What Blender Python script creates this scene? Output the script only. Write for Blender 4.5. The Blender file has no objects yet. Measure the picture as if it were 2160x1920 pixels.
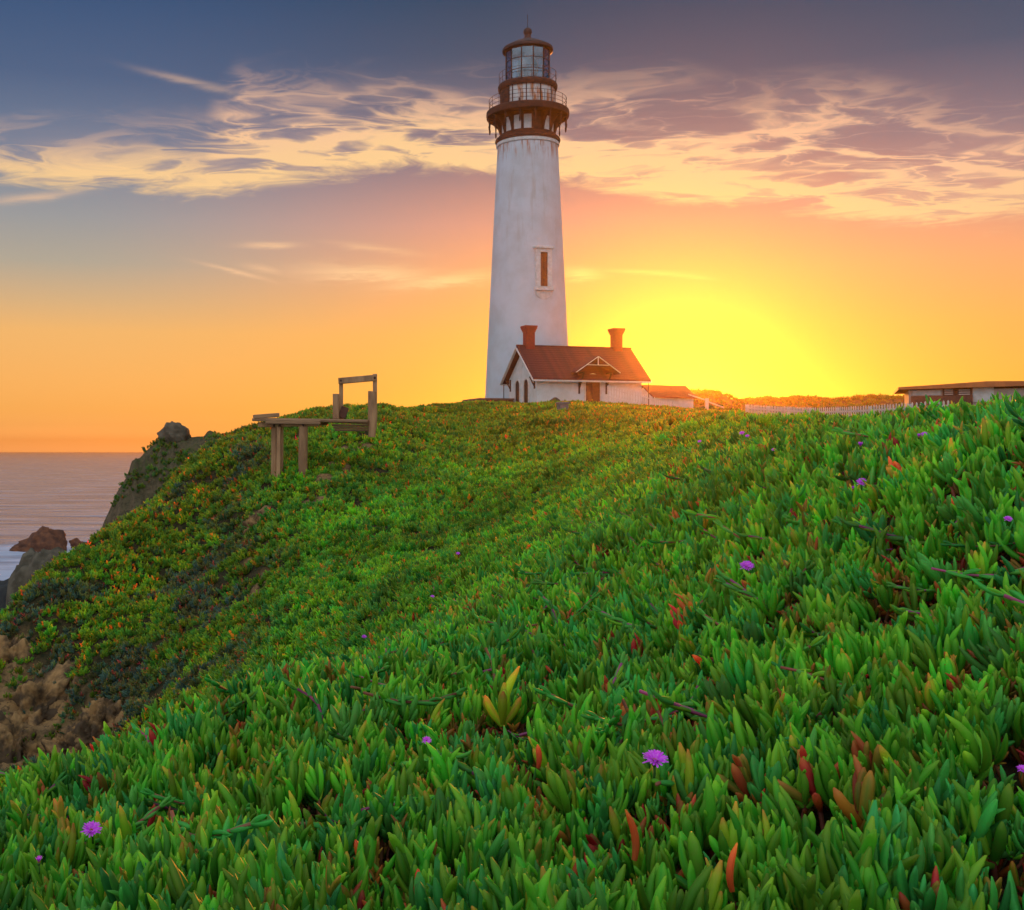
import bpy, math, random
import numpy as np
from mathutils import Vector, Matrix, Euler

random.seed(7)
RNG = np.random.default_rng(11)
SC = bpy.context.scene
COL = SC.collection
R = math.radians

# ------------------------------------------------------------------ camera (photo 2160 x 1920, focal length 2400 px, horizon on row 948)
F, CX, CY, CAMZ = 2400.0, 800.0, 948.0, 13.0
cam_d = bpy.data.cameras.new("camera")
cam = bpy.data.objects.new("camera", cam_d)
COL.objects.link(cam)
cam.location = (0, 0, CAMZ)
cam.rotation_euler = (R(90), 0, 0)
cam_d.sensor_width = 36.0
cam_d.lens = 36.0 * F / 2160.0
cam_d.shift_x = (1080 - CX) / 2160.0
cam_d.shift_y = -(960 - CY) / 2160.0
cam_d.clip_start = 0.05
cam_d.clip_end = 30000
SC.camera = cam

# ------------------------------------------------------------------ sun and sky
SUN_AZ, SUN_EL = math.atan2(640.0, F), R(3.6)
SUN = Vector((math.sin(SUN_AZ) * math.cos(SUN_EL), math.cos(SUN_AZ) * math.cos(SUN_EL), math.sin(SUN_EL)))
sun_d = bpy.data.lights.new("sun", 'SUN')
sun_d.energy = 3.2
sun_d.angle = R(1.2)
sun_d.color = (1.0, 0.30, 0.04)
sun = bpy.data.objects.new("sun", sun_d)
sun.rotation_euler = (-SUN).to_track_quat('-Z', 'Y').to_euler()
sun.location = SUN * 200
COL.objects.link(sun)

SC.view_settings.view_transform = 'Standard'
SC.view_settings.look = 'None'
SC.view_settings.exposure = 0.0
SC.view_settings.gamma = 1.0
SC.view_settings.use_curve_mapping = False
cy = SC.cycles
cy.max_bounces = 6
cy.diffuse_bounces = 3
cy.glossy_bounces = 2
cy.transmission_bounces = 4
cy.transparent_max_bounces = 8
cy.volume_bounces = 0
cy.caustics_reflective = False
cy.caustics_refractive = False


class E:
    """A socket with arithmetic: every operation adds a Math node."""
    def __init__(s, tree, sock):
        s.t, s.s = tree, sock

    def op(s, name, *args, clamp=False):
        n = s.t.nodes.new('ShaderNodeMath')
        n.operation = name
        n.use_clamp = clamp
        for i, a in enumerate((s,) + args):
            if isinstance(a, E):
                s.t.links.new(a.s, n.inputs[i])
            else:
                n.inputs[i].default_value = a
        return E(s.t, n.outputs[0])

    def __add__(s, o): return s.op('ADD', o)
    def __radd__(s, o): return s.op('ADD', o)
    def __sub__(s, o): return s.op('SUBTRACT', o)
    def __rsub__(s, o): return s.op('MULTIPLY', -1.0).op('ADD', o)
    def __mul__(s, o): return s.op('MULTIPLY', o)
    def __rmul__(s, o): return s.op('MULTIPLY', o)
    def __truediv__(s, o): return s.op('DIVIDE', o)
    def clamp(s): return s.op('ADD', 0.0, clamp=True)

    def smooth(s, a, b):
        n = s.t.nodes.new('ShaderNodeMapRange')
        n.interpolation_type = 'SMOOTHSTEP'
        s.t.links.new(s.s, n.inputs[0])
        for i, v in ((1, a), (2, b)):
            if isinstance(v, E):
                s.t.links.new(v.s, n.inputs[i])
            else:
                n.inputs[i].default_value = v
        return E(s.t, n.outputs[0])


def node(t, typ, **kw):
    n = t.nodes.new(typ)
    for k, v in kw.items():
        setattr(n, k, v)
    return n


def put(t, n, key, v):
    if isinstance(v, E):
        t.links.new(v.s, n.inputs[key])
    elif isinstance(v, bpy.types.NodeSocket):
        t.links.new(v, n.inputs[key])
    else:
        n.inputs[key].default_value = v


def combine(t, x, y, z):
    n = node(t, 'ShaderNodeCombineXYZ')
    for i, v in enumerate((x, y, z)):
        put(t, n, i, v)
    return n.outputs[0]


def noise(t, vec, scale=1.0, detail=4.0, rough=0.55, dist=0.0, color=False):
    n = node(t, 'ShaderNodeTexNoise')
    if vec is not None:
        put(t, n, 'Vector', vec)
    put(t, n, 'Scale', scale)
    put(t, n, 'Detail', detail)
    put(t, n, 'Roughness', rough)
    put(t, n, 'Distortion', dist)
    return n.outputs['Color'] if color else E(t, n.outputs['Fac'])


def ramp(t, fac, stops, interp='LINEAR'):
    n = node(t, 'ShaderNodeValToRGB')
    cr = n.color_ramp
    cr.interpolation = interp
    while len(cr.elements) < len(stops):
        cr.elements.new(0.5)
    for e, (p, c) in zip(cr.elements, stops):
        e.position = p
        e.color = (c, c, c, 1) if isinstance(c, (int, float)) else (*c[:3], 1)
    put(t, n, 0, fac)
    return n.outputs[0]


def mix(t, fac, a, b, mode='MIX'):
    n = node(t, 'ShaderNodeMix', data_type='RGBA', blend_type=mode)
    put(t, n, 0, fac)
    for k, v in ((6, a), (7, b)):
        if isinstance(v, (tuple, list)):
            v = (*v[:3], 1)
        put(t, n, k, v)
    return n.outputs[2]


def build_world():
    w = bpy.data.worlds.new("World")
    SC.world = w
    w.use_nodes = True
    t = w.node_tree
    t.nodes.clear()
    out = node(t, 'ShaderNodeOutputWorld')
    tc = node(t, 'ShaderNodeTexCoord')
    sep = node(t, 'ShaderNodeSeparateXYZ')
    t.links.new(tc.outputs['Generated'], sep.inputs[0])
    x, y, z = (E(t, sep.outputs[i]) for i in range(3))
    hor = (x * x + y * y).op('SQRT').op('MAXIMUM', 0.001)
    el = (z / hor).op('MAXIMUM', 0.0)                       # tangent of the elevation
    elp = (el / 0.42).clamp()
    # azimuth against the sun: 0 far to its left, 1 near it
    sx, sy = math.sin(SUN_AZ), math.cos(SUN_AZ)
    cross = (x * sy - y * sx) / hor                          # + to the right of the sun
    toward = (x * sx + y * sy) / hor
    left = ramp(t, elp, [(0, (2.3, 0.92, 0.30)), (.025, (1.6, .66, .19)), (.05, (1.2, .53, .14)), (.08, (1.10, .50, .12)), (.24, (.95, .51, .17)), (.30, (.72, .47, .24)), (.38, (.45, .41, .33)),
                         (.47, (.33, .345, .36)), (.60, (.18, .23, .33)), (.76, (.075, .13, .25)), (.95, (.030, .085, .205)), (1, (.026, .08, .20))])
    right = ramp(t, elp, [(0, (1.0, .36, .05)), (.10, (.93, .41, .07)), (.24, (.92, .43, .12)), (.36, (.90, .40, .19)),
                          (.47, (.68, .32, .25)), (.60, (.23, .18, .225)), (.76, (.048, .092, .165)), (.95, (.010, .058, .125)), (1, (.008, .054, .12))])
    f = cross.smooth(-0.52, -0.10)
    base = mix(t, f, left, right)
    # darker towards the far right
    # warm halo round the sun
    dot = x * SUN.x + y * SUN.y + z * SUN.z
    ang = dot.op('MINIMUM', 0.99999).op('ARCCOSINE')
    # flattened angle: the glow is wider than it is tall
    g1 = (ang * ang * (-1.0 / (0.078 ** 2))).op('EXPONENT')
    g2 = (ang * ang * (-1.0 / (0.15 ** 2))).op('EXPONENT')
    g3 = (cross * cross * (-1.0 / (0.30 ** 2)) + el * el * (-1.0 / (0.115 ** 2))).op('EXPONENT') * toward.smooth(0.2, 0.7)
    base = mix(t, g3 * 0.50, base, (1.0, .68, .06))
    base = mix(t, g2 * 0.22, base, (.98, .54, .05))
    base = mix(t, g1 * 0.22, base, (1.0, .70, .015))
    # clouds: a long torn band, plus a few small streaks lower down
    ya = y.op('ABSOLUTE').op('MAXIMUM', 0.02)
    u = x / ya
    s = z / ya
    up = ((u + 0.4) / 1.0).clamp()

    def pos(px):
        return (px - CX) / F + 0.4

    def lev(py):
        return (CY - py) / F / 0.4

    lo = E(t, ramp(t, up, [(pos(p), lev(q)) for p, q in ((0, 402), (300, 408), (470, 410), (620, 392), (850, 362), (1050, 380), (1200, 402), (1350, 420), (1560, 446), (1800, 472), (2000, 482), (2160, 462))])) * 0.4
    hi = E(t, ramp(t, up, [(pos(p), lev(q)) for p, q in ((0, 262), (200, 250), (430, 258), (500, 140), (760, 155), (950, 150), (1200, 160), (1400, 150), (1560, 190), (1700, 165), (1850, 170), (1950, 205), (2160, 220))])) * 0.4
    zc = z.op('MAXIMUM', 0.03)
    U, V = x / zc, y / zc
    warp = noise(t, combine(t, U * 0.9, V * 1.3, 0.0), 1.6, 3, .5, 0.0, color=True)
    ws = node(t, 'ShaderNodeSeparateXYZ')
    t.links.new(warp, ws.inputs[0])
    wx, wy = E(t, ws.outputs[0]) - 0.5, E(t, ws.outputs[1]) - 0.5
    pu, pv = U + wx * 0.7, V + wy * 0.6
    big = noise(t, combine(t, pu * 1.9 + 1.3, pv * 1.0, 3.1), 1.0, 3, .5)
    fine = noise(t, combine(t, pu * 1.6 + pv * 0.5, pv * 1.9, 7.7), 2.4, 9, .67, 0.2)
    s1 = noise(t, combine(t, pu * 0.9 - pv * 0.35, pv * 0.95, 1.3), 1.7, 6, .45, 0.15)
    s2 = noise(t, combine(t, pu * 1.0 + pv * 0.40, pv * 1.3, 9.3), 2.0, 6, .45, 0.15)
    s3 = noise(t, combine(t, pu * 1.4 - pv * 0.15, pv * 2.2, 5.3), 2.6, 5, .50, 0.1)
    strands = None
    for sn, k, w in ((s1, 11.0, 1.0), (s2, 13.0, .9), (s3, 15.0, .8)):
        e = ((1.0 - (sn - 0.5).op('ABSOLUTE') * k).clamp()).op('POWER', 1.6) * w
        strands = e if strands is None else strands + e * 0.7
    sw = s + wy * 0.012 + (fine - 0.5) * 0.035 + (big - 0.5) * 0.030
    height = ((sw - lo) / (hi - lo)).clamp()
    bot = (sw - lo).smooth(-0.002, 0.016)
    top = (1.0 - (sw - hi).smooth(-0.070, 0.020))
    lowglow = (sw - lo).smooth(0.075, 0.0)
    sheet = (big * 1.5 + fine * 1.1 - 0.95 + lowglow * 0.22).smooth(0.0, 0.62)
    bright = (strands * 0.62 + fine * 0.95 + big * 0.95 + lowglow * 0.36 - 0.93).smooth(0.0, 0.75)
    dens = (sheet * 0.40 + bright * 0.66 + strands * 0.24) * bot * top
    # small streaks
    small = None
    for (px, py, a, b, k, tilt) in ((770, 577, 130, 17, 1.0, .03), (930, 592, 110, 13, .9, -.10), (570, 517, 52, 6, .8, 0), (790, 525, 80, 7, .5, .12), (500, 574, 62, 5, .7, .26), (560, 568, 40, 9, .5, .2),
                                    (1225, 577, 40, 12, .8, 0), (1370, 575, 90, 5, .5, .05), (1450, 583, 50, 5, .45, .1), (70, 416, 90, 9, .55, -.1), (400, 172, 90, 8, .4, .25)):
        du = (u - (px - CX) / F) * (F / a)
        dv = (s - (CY - py) / F + (u - (px - CX) / F) * tilt) * (F / b)
        e = (((du * du) + (dv + (fine - 0.5) * 3.0) * (dv + (fine - 0.5) * 3.0)) * -1.0).op('EXPONENT') * k
        small = e if small is None else small.op('MAXIMUM', e)
    small = small * (fine * 1.9 - 0.1).clamp()
    lit = mix(t, bright, (.40, .30, .31), mix(t, lowglow, (.94, .56, .36), (1.0, .66, .31)))
    lit = mix(t, (cross.smooth(0.12, 0.42)) * 0.45, lit, (.78, .43, .26))
    lit = mix(t, g2 * 0.6, lit, (1.0, .78, .22))
    veil = (bot * top * (big * 1.2 - 0.15).clamp()) * 0.25
    body = mix(t, veil, base, (.36, .26, .28))
    c = mix(t, (dens * 0.92).clamp(), body, lit)
    c = mix(t, small, c, mix(t, g2.op('POWER', 0.5), (1.0, .62, .36), (1.0, .88, .22)))
    # away from the sun the sky is the pale blue-mauve dusk that lights the scene
    back = toward.smooth(0.45, -0.75)
    dusk = ramp(t, elp, [(0, (.74, .76, .82)), (.5, (.76, .82, .92)), (1, (.74, .82, .96))])
    c = mix(t, back, c, dusk)
    zen = (z).smooth(0.50, 0.95)
    c = mix(t, zen, c, (.58, .68, .80))
    sky = node(t, 'ShaderNodeTexSky', sky_type='NISHITA')
    sky.sun_disc = False
    sky.sun_elevation = SUN_EL
    sky.sun_rotation = SUN_AZ
    sky.dust_density = 2.0
    b1 = node(t, 'ShaderNodeBackground')
    b2 = node(t, 'ShaderNodeBackground')
    t.links.new(sky.outputs[0], b1.inputs[0])
    b1.inputs[1].default_value = 0.003
    t.links.new(c, b2.inputs[0])
    b2.inputs[1].default_value = SKY_GAIN
    add = node(t, 'ShaderNodeAddShader')
    t.links.new(b1.outputs[0], add.inputs[0])
    t.links.new(b2.outputs[0], add.inputs[1])
    t.links.new(add.outputs[0], out.inputs[0])


SKY_GAIN = 0.95
build_world()


# ------------------------------------------------------------------ helpers
def P(px, py, d):
    return Vector(((px - CX) / F * d, d, CAMZ + (CY - py) / F * d))


def smoothstep(a, b, x):
    q = np.clip((x - a) / (b - a), 0, 1)
    return q * q * (3 - 2 * q)


def _hash(ix, iy, seed):
    h = (ix.astype(np.int64) * 374761393 + iy.astype(np.int64) * 668265263 + seed * 974634777) & 0x7fffffff
    h = ((h ^ (h >> 13)) * 1274126177) & 0x7fffffff
    return ((h ^ (h >> 16)) & 0xffff) / 32767.5 - 1.0


def vnoise(x, y, seed=0):
    x, y = np.asarray(x, float), np.asarray(y, float)
    ix, iy = np.floor(x), np.floor(y)
    fx, fy = x - ix, y - iy
    fx, fy = fx * fx * fx * (fx * (fx * 6 - 15) + 10), fy * fy * fy * (fy * (fy * 6 - 15) + 10)
    a, b = _hash(ix, iy, seed), _hash(ix + 1, iy, seed)
    c, d = _hash(ix, iy + 1, seed), _hash(ix + 1, iy + 1, seed)
    return (a * (1 - fx) + b * fx) * (1 - fy) + (c * (1 - fx) + d * fx) * fy


def fbm(x, y, seed=0, n=4, gain=.5):
    v, a = 0.0, 1.0
    for i in range(n):
        v = v + a * vnoise(x * 2 ** i + 13.7 * i, y * 2 ** i + 5.1 * i, seed + i)
        a *= gain
    return v


MATS = {}


def mat(name, c1, c2=None, scale=3.0, rough=.8, bump=0.0, bscale=None, spec=.3, metal=0.0, detail=5, stretch=(1, 1, 1), lo=.35, hi=.65):
    """Procedural material: two colours broken up by noise in object space, and a noise bump."""
    if name in MATS:
        return MATS[name]
    m = bpy.data.materials.new(name)
    m.use_nodes = True
    t = m.node_tree
    p = t.nodes['Principled BSDF']
    put(t, p, 'Roughness', rough)
    put(t, p, 'Specular IOR Level', spec)
    put(t, p, 'Metallic', metal)
    tc = node(t, 'ShaderNodeTexCoord')
    mp = node(t, 'ShaderNodeMapping')
    mp.inputs['Scale'].default_value = stretch
    t.links.new(tc.outputs['Object'], mp.inputs[0])
    n = noise(t, mp.outputs[0], scale, detail, .6)
    c2 = c2 or tuple(v * .8 for v in c1)
    put(t, p, 'Base Color', mix(t, n.smooth(lo, hi), c1, c2))
    if bump:
        b = node(t, 'ShaderNodeBump')
        b.inputs['Strength'].default_value = bump
        b.inputs['Distance'].default_value = .05
        t.links.new(noise(t, mp.outputs[0], bscale or scale * 3, 6, .6).s, b.inputs['Height'])
        t.links.new(b.outputs[0], p.inputs['Normal'])
    MATS[name] = m
    return m


class MB:
    """Collects simple solids into one mesh."""
    def __init__(s):
        s.v, s.f = [], []

    def add(s, verts, faces, M=None):
        o = len(s.v)
        s.v += [tuple(M @ Vector(v)) if M is not None else tuple(v) for v in verts]
        s.f += [tuple(i + o for i in f) for f in faces]
        return s

    def box(s, x0, x1, y0, y1, z0, z1, M=None):
        v = [(x0, y0, z0), (x1, y0, z0), (x1, y1, z0), (x0, y1, z0), (x0, y0, z1), (x1, y0, z1), (x1, y1, z1), (x0, y1, z1)]
        return s.add(v, [(0, 3, 2, 1), (4, 5, 6, 7), (0, 1, 5, 4), (1, 2, 6, 5), (2, 3, 7, 6), (3, 0, 4, 7)], M)

    def bar(s, a, b, w, h, up=(0, 0, 1)):
        a, b = Vector(a), Vector(b)
        d = (b - a).normalized()
        side = d.cross(Vector(up))
        side = side.normalized() if side.length > 1e-5 else Vector((1, 0, 0))
        n = side.cross(d).normalized()
        v = []
        for q in (a, b):
            for (i, j) in ((-1, -1), (1, -1), (1, 1), (-1, 1)):
                v.append(q + side * (i * w / 2) + n * (j * h / 2))
        return s.add(v, [(0, 1, 2, 3), (7, 6, 5, 4), (0, 4, 5, 1), (1, 5, 6, 2), (2, 6, 7, 3), (3, 7, 4, 0)])

    def prism(s, poly, y0, y1, M=None):
        """Polygon in (x, z) extruded from y0 to y1."""
        n = len(poly)
        v = [(x, y0, z) for x, z in poly] + [(x, y1, z) for x, z in poly]
        f = [tuple(range(n)), tuple(range(2 * n - 1, n - 1, -1))]
        f += [(i, i + n, (i + 1) % n + n, (i + 1) % n) for i in range(n)]
        return s.add(v, f, M)

    def lathe(s, prof, n=48, M=None, a0=0.0, a1=2 * math.pi):
        full = abs(a1 - a0 - 2 * math.pi) < 1e-6
        k = n if full else n + 1
        v = []
        for r, z in prof:
            for i in range(k):
                a = a0 + (a1 - a0) * i / n
                v.append((r * math.cos(a), r * math.sin(a), z))
        f = []
        for j in range(len(prof) - 1):
            for i in range(n):
                i2 = (i + 1) % k
                f.append((j * k + i, j * k + i2, (j + 1) * k + i2, (j + 1) * k + i))
        return s.add(v, f, M)

    def tube(s, pts, r, n=6):
        pts = [Vector(p) for p in pts]
        rs = r if isinstance(r, (list, tuple)) else [r] * len(pts)
        o = len(s.v)
        for i, p in enumerate(pts):
            d = (pts[min(i + 1, len(pts) - 1)] - pts[max(i - 1, 0)]).normalized()
            a = d.orthogonal().normalized() if abs(d.z) > .9 else d.cross(Vector((0, 0, 1))).normalized()
            b = d.cross(a)
            s.v += [tuple(p + (a * math.cos(2 * math.pi * k / n) + b * math.sin(2 * math.pi * k / n)) * rs[i]) for k in range(n)]
        for i in range(len(pts) - 1):
            for k in range(n):
                s.f.append((o + i * n + k, o + i * n + (k + 1) % n, o + (i + 1) * n + (k + 1) % n, o + (i + 1) * n + k))
        s.f.append(tuple(o + k for k in range(n))[::-1])
        s.f.append(tuple(o + (len(pts) - 1) * n + k for k in range(n)))
        return s

    def mesh(s, name, m, smooth=False):
        me = bpy.data.meshes.new(name)
        me.from_pydata(s.v, [], s.f)
        if m:
            me.materials.append(m)
        if smooth:
            me.shade_smooth()
            if smooth == 'auto':
                me.set_sharp_from_angle(angle=R(40))
        me.update()
        return me

    def build(s, name, m, parent=None, smooth=False, bevel=0.0):
        o = bpy.data.objects.new(name, s.mesh(name, m, smooth))
        COL.objects.link(o)
        o.parent = parent
        if bevel:
            b = o.modifiers.new('bevel', 'BEVEL')
            b.width = bevel
            b.segments = 1
        return o


def link(name, me, parent=None, M=None):
    o = bpy.data.objects.new(name, me)
    COL.objects.link(o)
    o.parent = parent
    if M is not None:
        o.matrix_local = M
    return o


def tag(o, label=None, cat=None, group=None, kind=None):
    for k, v in (('label', label), ('category', cat), ('group', group), ('kind', kind)):
        if v:
            o[k] = v
    return o


def thing(name, label, cat, loc=(0, 0, 0), rz=0.0, group=None):
    o = bpy.data.objects.new(name, None)
    o.empty_display_size = .3
    COL.objects.link(o)
    o.location = loc
    o.rotation_euler = (0, 0, rz)
    return tag(o, label, cat, group)


# ------------------------------------------------------------------ terrain: height / distance as a smooth field over direction and log distance
CP = [  # (column, row, distance) of points on the ground, seen or hidden
    # under and in front of the camera
    (-400, 2650, 1.2), (300, 2650, 1.15), (900, 2650, 1.1), (1600, 2600, 1.05), (2500, 2550, 1.0),
    (-400, 2020, 2.4), (0, 1990, 2.35), (540, 1990, 2.15), (1080, 1985, 2.05), (1620, 1985, 1.95), (2160, 1980, 1.9), (2600, 1960, 1.85),
    (-400, 1930, 3.2), (0, 1870, 3.1), (540, 1760, 3.1), (1080, 1700, 3.0), (1620, 1640, 2.75), (2160, 1540, 2.55), (2600, 1450, 2.5),
    # the lip of the near bank
    (-400, 1850, 4.2), (0, 1742, 4.1), (250, 1638, 4.4), (500, 1506, 4.8), (800, 1430, 5.6), (1000, 1343, 7), (1150, 1255, 9),
    (1080, 1490, 4.5), (1620, 1385, 3.8), (2160, 1290, 3.15), (2600, 1200, 3.0),
    (1500, 1190, 6.8), (1900, 1105, 4.5), (2160, 1065, 3.9), (2600, 990, 3.8),
    (1400, 1022, 14), (1700, 992, 8.4), (1900, 972, 6.7), (2160, 932, 5.2),
    (2160, 916, 6.0), (2000, 922, 8), (1850, 934, 10.5), (1700, 924, 16), (1550, 914, 26), (1400, 898, 42), (1200, 876, 57), (1050, 871, 62), (900, 874, 62), (800, 872, 52),
    # hidden behind the lip
    (500, 1640, 9), (250, 1800, 9), (0, 1940, 9), (-400, 2000, 10), (800, 1440, 9.5), (800, 1395, 13), (650, 1440, 17),
    (500, 1520, 16), (250, 1660, 18), (0, 1720, 20), (250, 1590, 24), (0, 1640, 24.5), (-400, 1800, 22),
    # the far side of the gully
    (1000, 1000, 39), (1200, 1000, 31), (1000, 1150, 25), (1200, 1100, 20), (700, 1100, 32), (800, 1300, 18), (600, 1300, 22), (450, 1400, 23.5),
    (1300, 935, 40), (1100, 925, 48), (900, 925, 48), (1500, 905, 24),
    (590, 1018, 36), (640, 1016, 36), (780, 925, 42), (700, 965, 39), (850, 893, 48), (660, 905, 47), (600, 930, 44),
    # the spur that runs down to the left
    (545, 908, 53), (400, 975, 46), (250, 1105, 38), (100, 1205, 34), (0, 1335, 31), (-150, 1480, 29),
    (300, 1250, 33), (150, 1400, 29.5), (60, 1500, 28), (250, 1480, 27), (200, 1600, 25.5), (400, 1150, 36.5), (60, 1340, 30.5),
    # behind the spur, down to the sea
    (400, 1040, 60), (540, 960, 66), (250, 1220, 47), (250, 1320, 60), (100, 1350, 42), (0, 1450, 39), (-200, 1560, 36), (-400, 1620, 40),
    (300, 1300, 85), (100, 1300, 95), (-300, 1400, 80), (500, 1180, 100), (600, 1000, 90), (750, 900, 80),
    # plateau
    (1000, 858, 97), (1100, 858, 99), (1250, 858, 99), (1350, 862, 100), (1110, 856, 120), (900, 875, 105), (1420, 866, 125), (1600, 876, 125), (2100, 880, 125), (2600, 880, 125),
    (1573, 893, 66), (1720, 906, 55), (1910, 909, 46), (2160, 912, 60), (2160, 926, 14), (2600, 900, 14), (2600, 880, 6), (2600, 910, 60), (1900, 916, 20), (1900, 908, 30),
    (1000, 890, 250), (1500, 885, 250), (2200, 885, 250), (2700, 885, 250), (750, 1000, 200), (500, 1100, 250), (0, 1100, 250), (-400, 1110, 250),
]
_cp = np.array(CP, float)
_A, _B = 2.6, 1.0
_pu, _pl = (_cp[:, 0] - CX) / F * _A, np.log(_cp[:, 2]) * _B
_ps = (CY - _cp[:, 1]) / F


def _phi(r2):
    return np.where(r2 > 1e-12, .5 * r2 * np.log(np.maximum(r2, 1e-12)), 0.0)


_n = len(_cp)
_K = _phi((_pu[:, None] - _pu[None]) ** 2 + (_pl[:, None] - _pl[None]) ** 2) + np.eye(_n) * 2e-4
_Q = np.stack([np.ones(_n), _pu, _pl], 1)
_M = np.block([[_K, _Q], [_Q.T, np.zeros((3, 3))]])
_W = np.linalg.solve(_M, np.concatenate([_ps, np.zeros(3)]))

NU, NL = 460, 620
GU = np.linspace(-0.62, 0.98, NU)
GL = np.linspace(math.log(0.75), math.log(260), NL)


def _field(u, l):
    sh = u.shape
    a, b = u.ravel() * _A, l.ravel() * _B
    s = _W[_n] + _W[_n + 1] * a + _W[_n + 2] * b
    for i in range(_n):
        s = s + _W[i] * _phi((a - _pu[i]) ** 2 + (b - _pl[i]) ** 2)
    return s.reshape(sh)


UU, LL = np.meshgrid(GU, GL)          # rows: distance
DD = np.exp(LL)
XX, YY = UU * DD, DD
SS = _field(UU, LL)
ZZ = CAMZ + SS * DD
amp = smoothstep(2.5, 18, DD)
ZZ = ZZ + amp * (.16 * fbm(XX / 3.1, YY / 3.1, 3, 3) + .07 * fbm(XX / .8, YY / .8, 9, 3)) * (1 + .6 * smoothstep(-.02, -.16, UU) * smoothstep(14, 22, DD)) + .02 * fbm(XX / .5, YY / .5, 21, 3) * smoothstep(1, 3, DD)
ZZ = ZZ - 0.05 * (1 - amp)
ZZ = np.maximum(ZZ, -4.0)
SN = (ZZ - CAMZ) / DD                  # as built


def bil(G, u, l):
    fu = np.clip((u - GU[0]) / (GU[-1] - GU[0]) * (NU - 1), 0, NU - 1.001)
    fl = np.clip((l - GL[0]) / (GL[-1] - GL[0]) * (NL - 1), 0, NL - 1.001)
    i, j = fl.astype(int), fu.astype(int)
    a, b = fl - i, fu - j
    return (G[i, j] * (1 - a) * (1 - b) + G[i + 1, j] * a * (1 - b) + G[i, j + 1] * (1 - a) * b + G[i + 1, j + 1] * a * b)


def ground(x, y):
    """Ground height at a place."""
    return float(bil(ZZ, np.array([x / y]), np.array([math.log(y)]))[0])


def hit(px, py, h=0.0, d0=1.3):
    """First point along a line of sight that lies H above the ground."""
    u, s = (px - CX) / F, (CY - py) / F
    l = np.linspace(math.log(d0), math.log(200), 3000)
    z = bil(ZZ, np.full_like(l, u), l) + h - CAMZ
    k = int(np.argmax(z / np.exp(l) >= s))
    d = math.exp(l[k])
    return Vector((u * d, d, CAMZ + s * d))


# bare rock and soil patches on the bank: (column, row, radius in metres)
BARE = [(90, 1500, .75), (25, 1430, .6), (150, 1565, .5), (40, 1600, .8), (225, 1530, .62), (15, 1370, .5), (190, 1490, .35), (535, 1105, .42), (556, 1240, .26), (560, 1215, .2), (545, 1262, .24), (535, 1180, .2),
        (735, 950, .5), (710, 985, .5), (690, 1010, .4), (760, 945, .4), (0, 1500, .8), (100, 1620, .6), (660, 1060, .35), (560, 1200, .25)]
_bare = [(hit(a, b), r) for a, b, r in BARE]


def bareness(x, y, soft=.25):
    m = np.zeros_like(x)
    w = 1 + .45 * fbm(x / .5, y / .5, 77, 3)
    for p, r in _bare:
        q = np.sqrt((x - p.x) ** 2 + ((y - p.y) * .8) ** 2) / (r * w)
        m = np.maximum(m, 1 - smoothstep(1 - soft, 1 + soft, q))
    return m


BB = bareness(XX, YY)
ZZ = ZZ + BB * (DD > 10) * (-.08 + .22 * np.abs(fbm(XX / .9 + ZZ, YY / .9 + ZZ * .7, 500, 4)) - .3 * np.abs(vnoise(XX / .7 - ZZ * 2, ZZ * 3, 511)) * (DD < 31))
SN = (ZZ - CAMZ) / DD

def grid_mesh(name, X, Y, Z, m, attr=None):
    a, b = X.shape
    me = bpy.data.meshes.new(name)
    v = np.stack([X, Y, Z], -1).reshape(-1, 3)
    idx = np.arange(a * b).reshape(a, b)
    q = np.stack([idx[:-1, :-1], idx[:-1, 1:], idx[1:, 1:], idx[1:, :-1]], -1).reshape(-1, 4)
    me.vertices.add(len(v))
    me.vertices.foreach_set('co', v.astype(np.float32).ravel())
    me.loops.add(q.size)
    me.loops.foreach_set('vertex_index', q.astype(np.int32).ravel())
    me.polygons.add(len(q))
    me.polygons.foreach_set('loop_start', (np.arange(len(q)) * 4).astype(np.int32))
    me.polygons.foreach_set('use_smooth', np.ones(len(q), bool))
    me.update(calc_edges=True)
    me.materials.append(m)
    for k, arr in (attr or {}).items():
        at = me.attributes.new(k, 'FLOAT', 'POINT')
        at.data.foreach_set('value', arr.astype(np.float32).ravel())
    me.validate()
    return me


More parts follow.
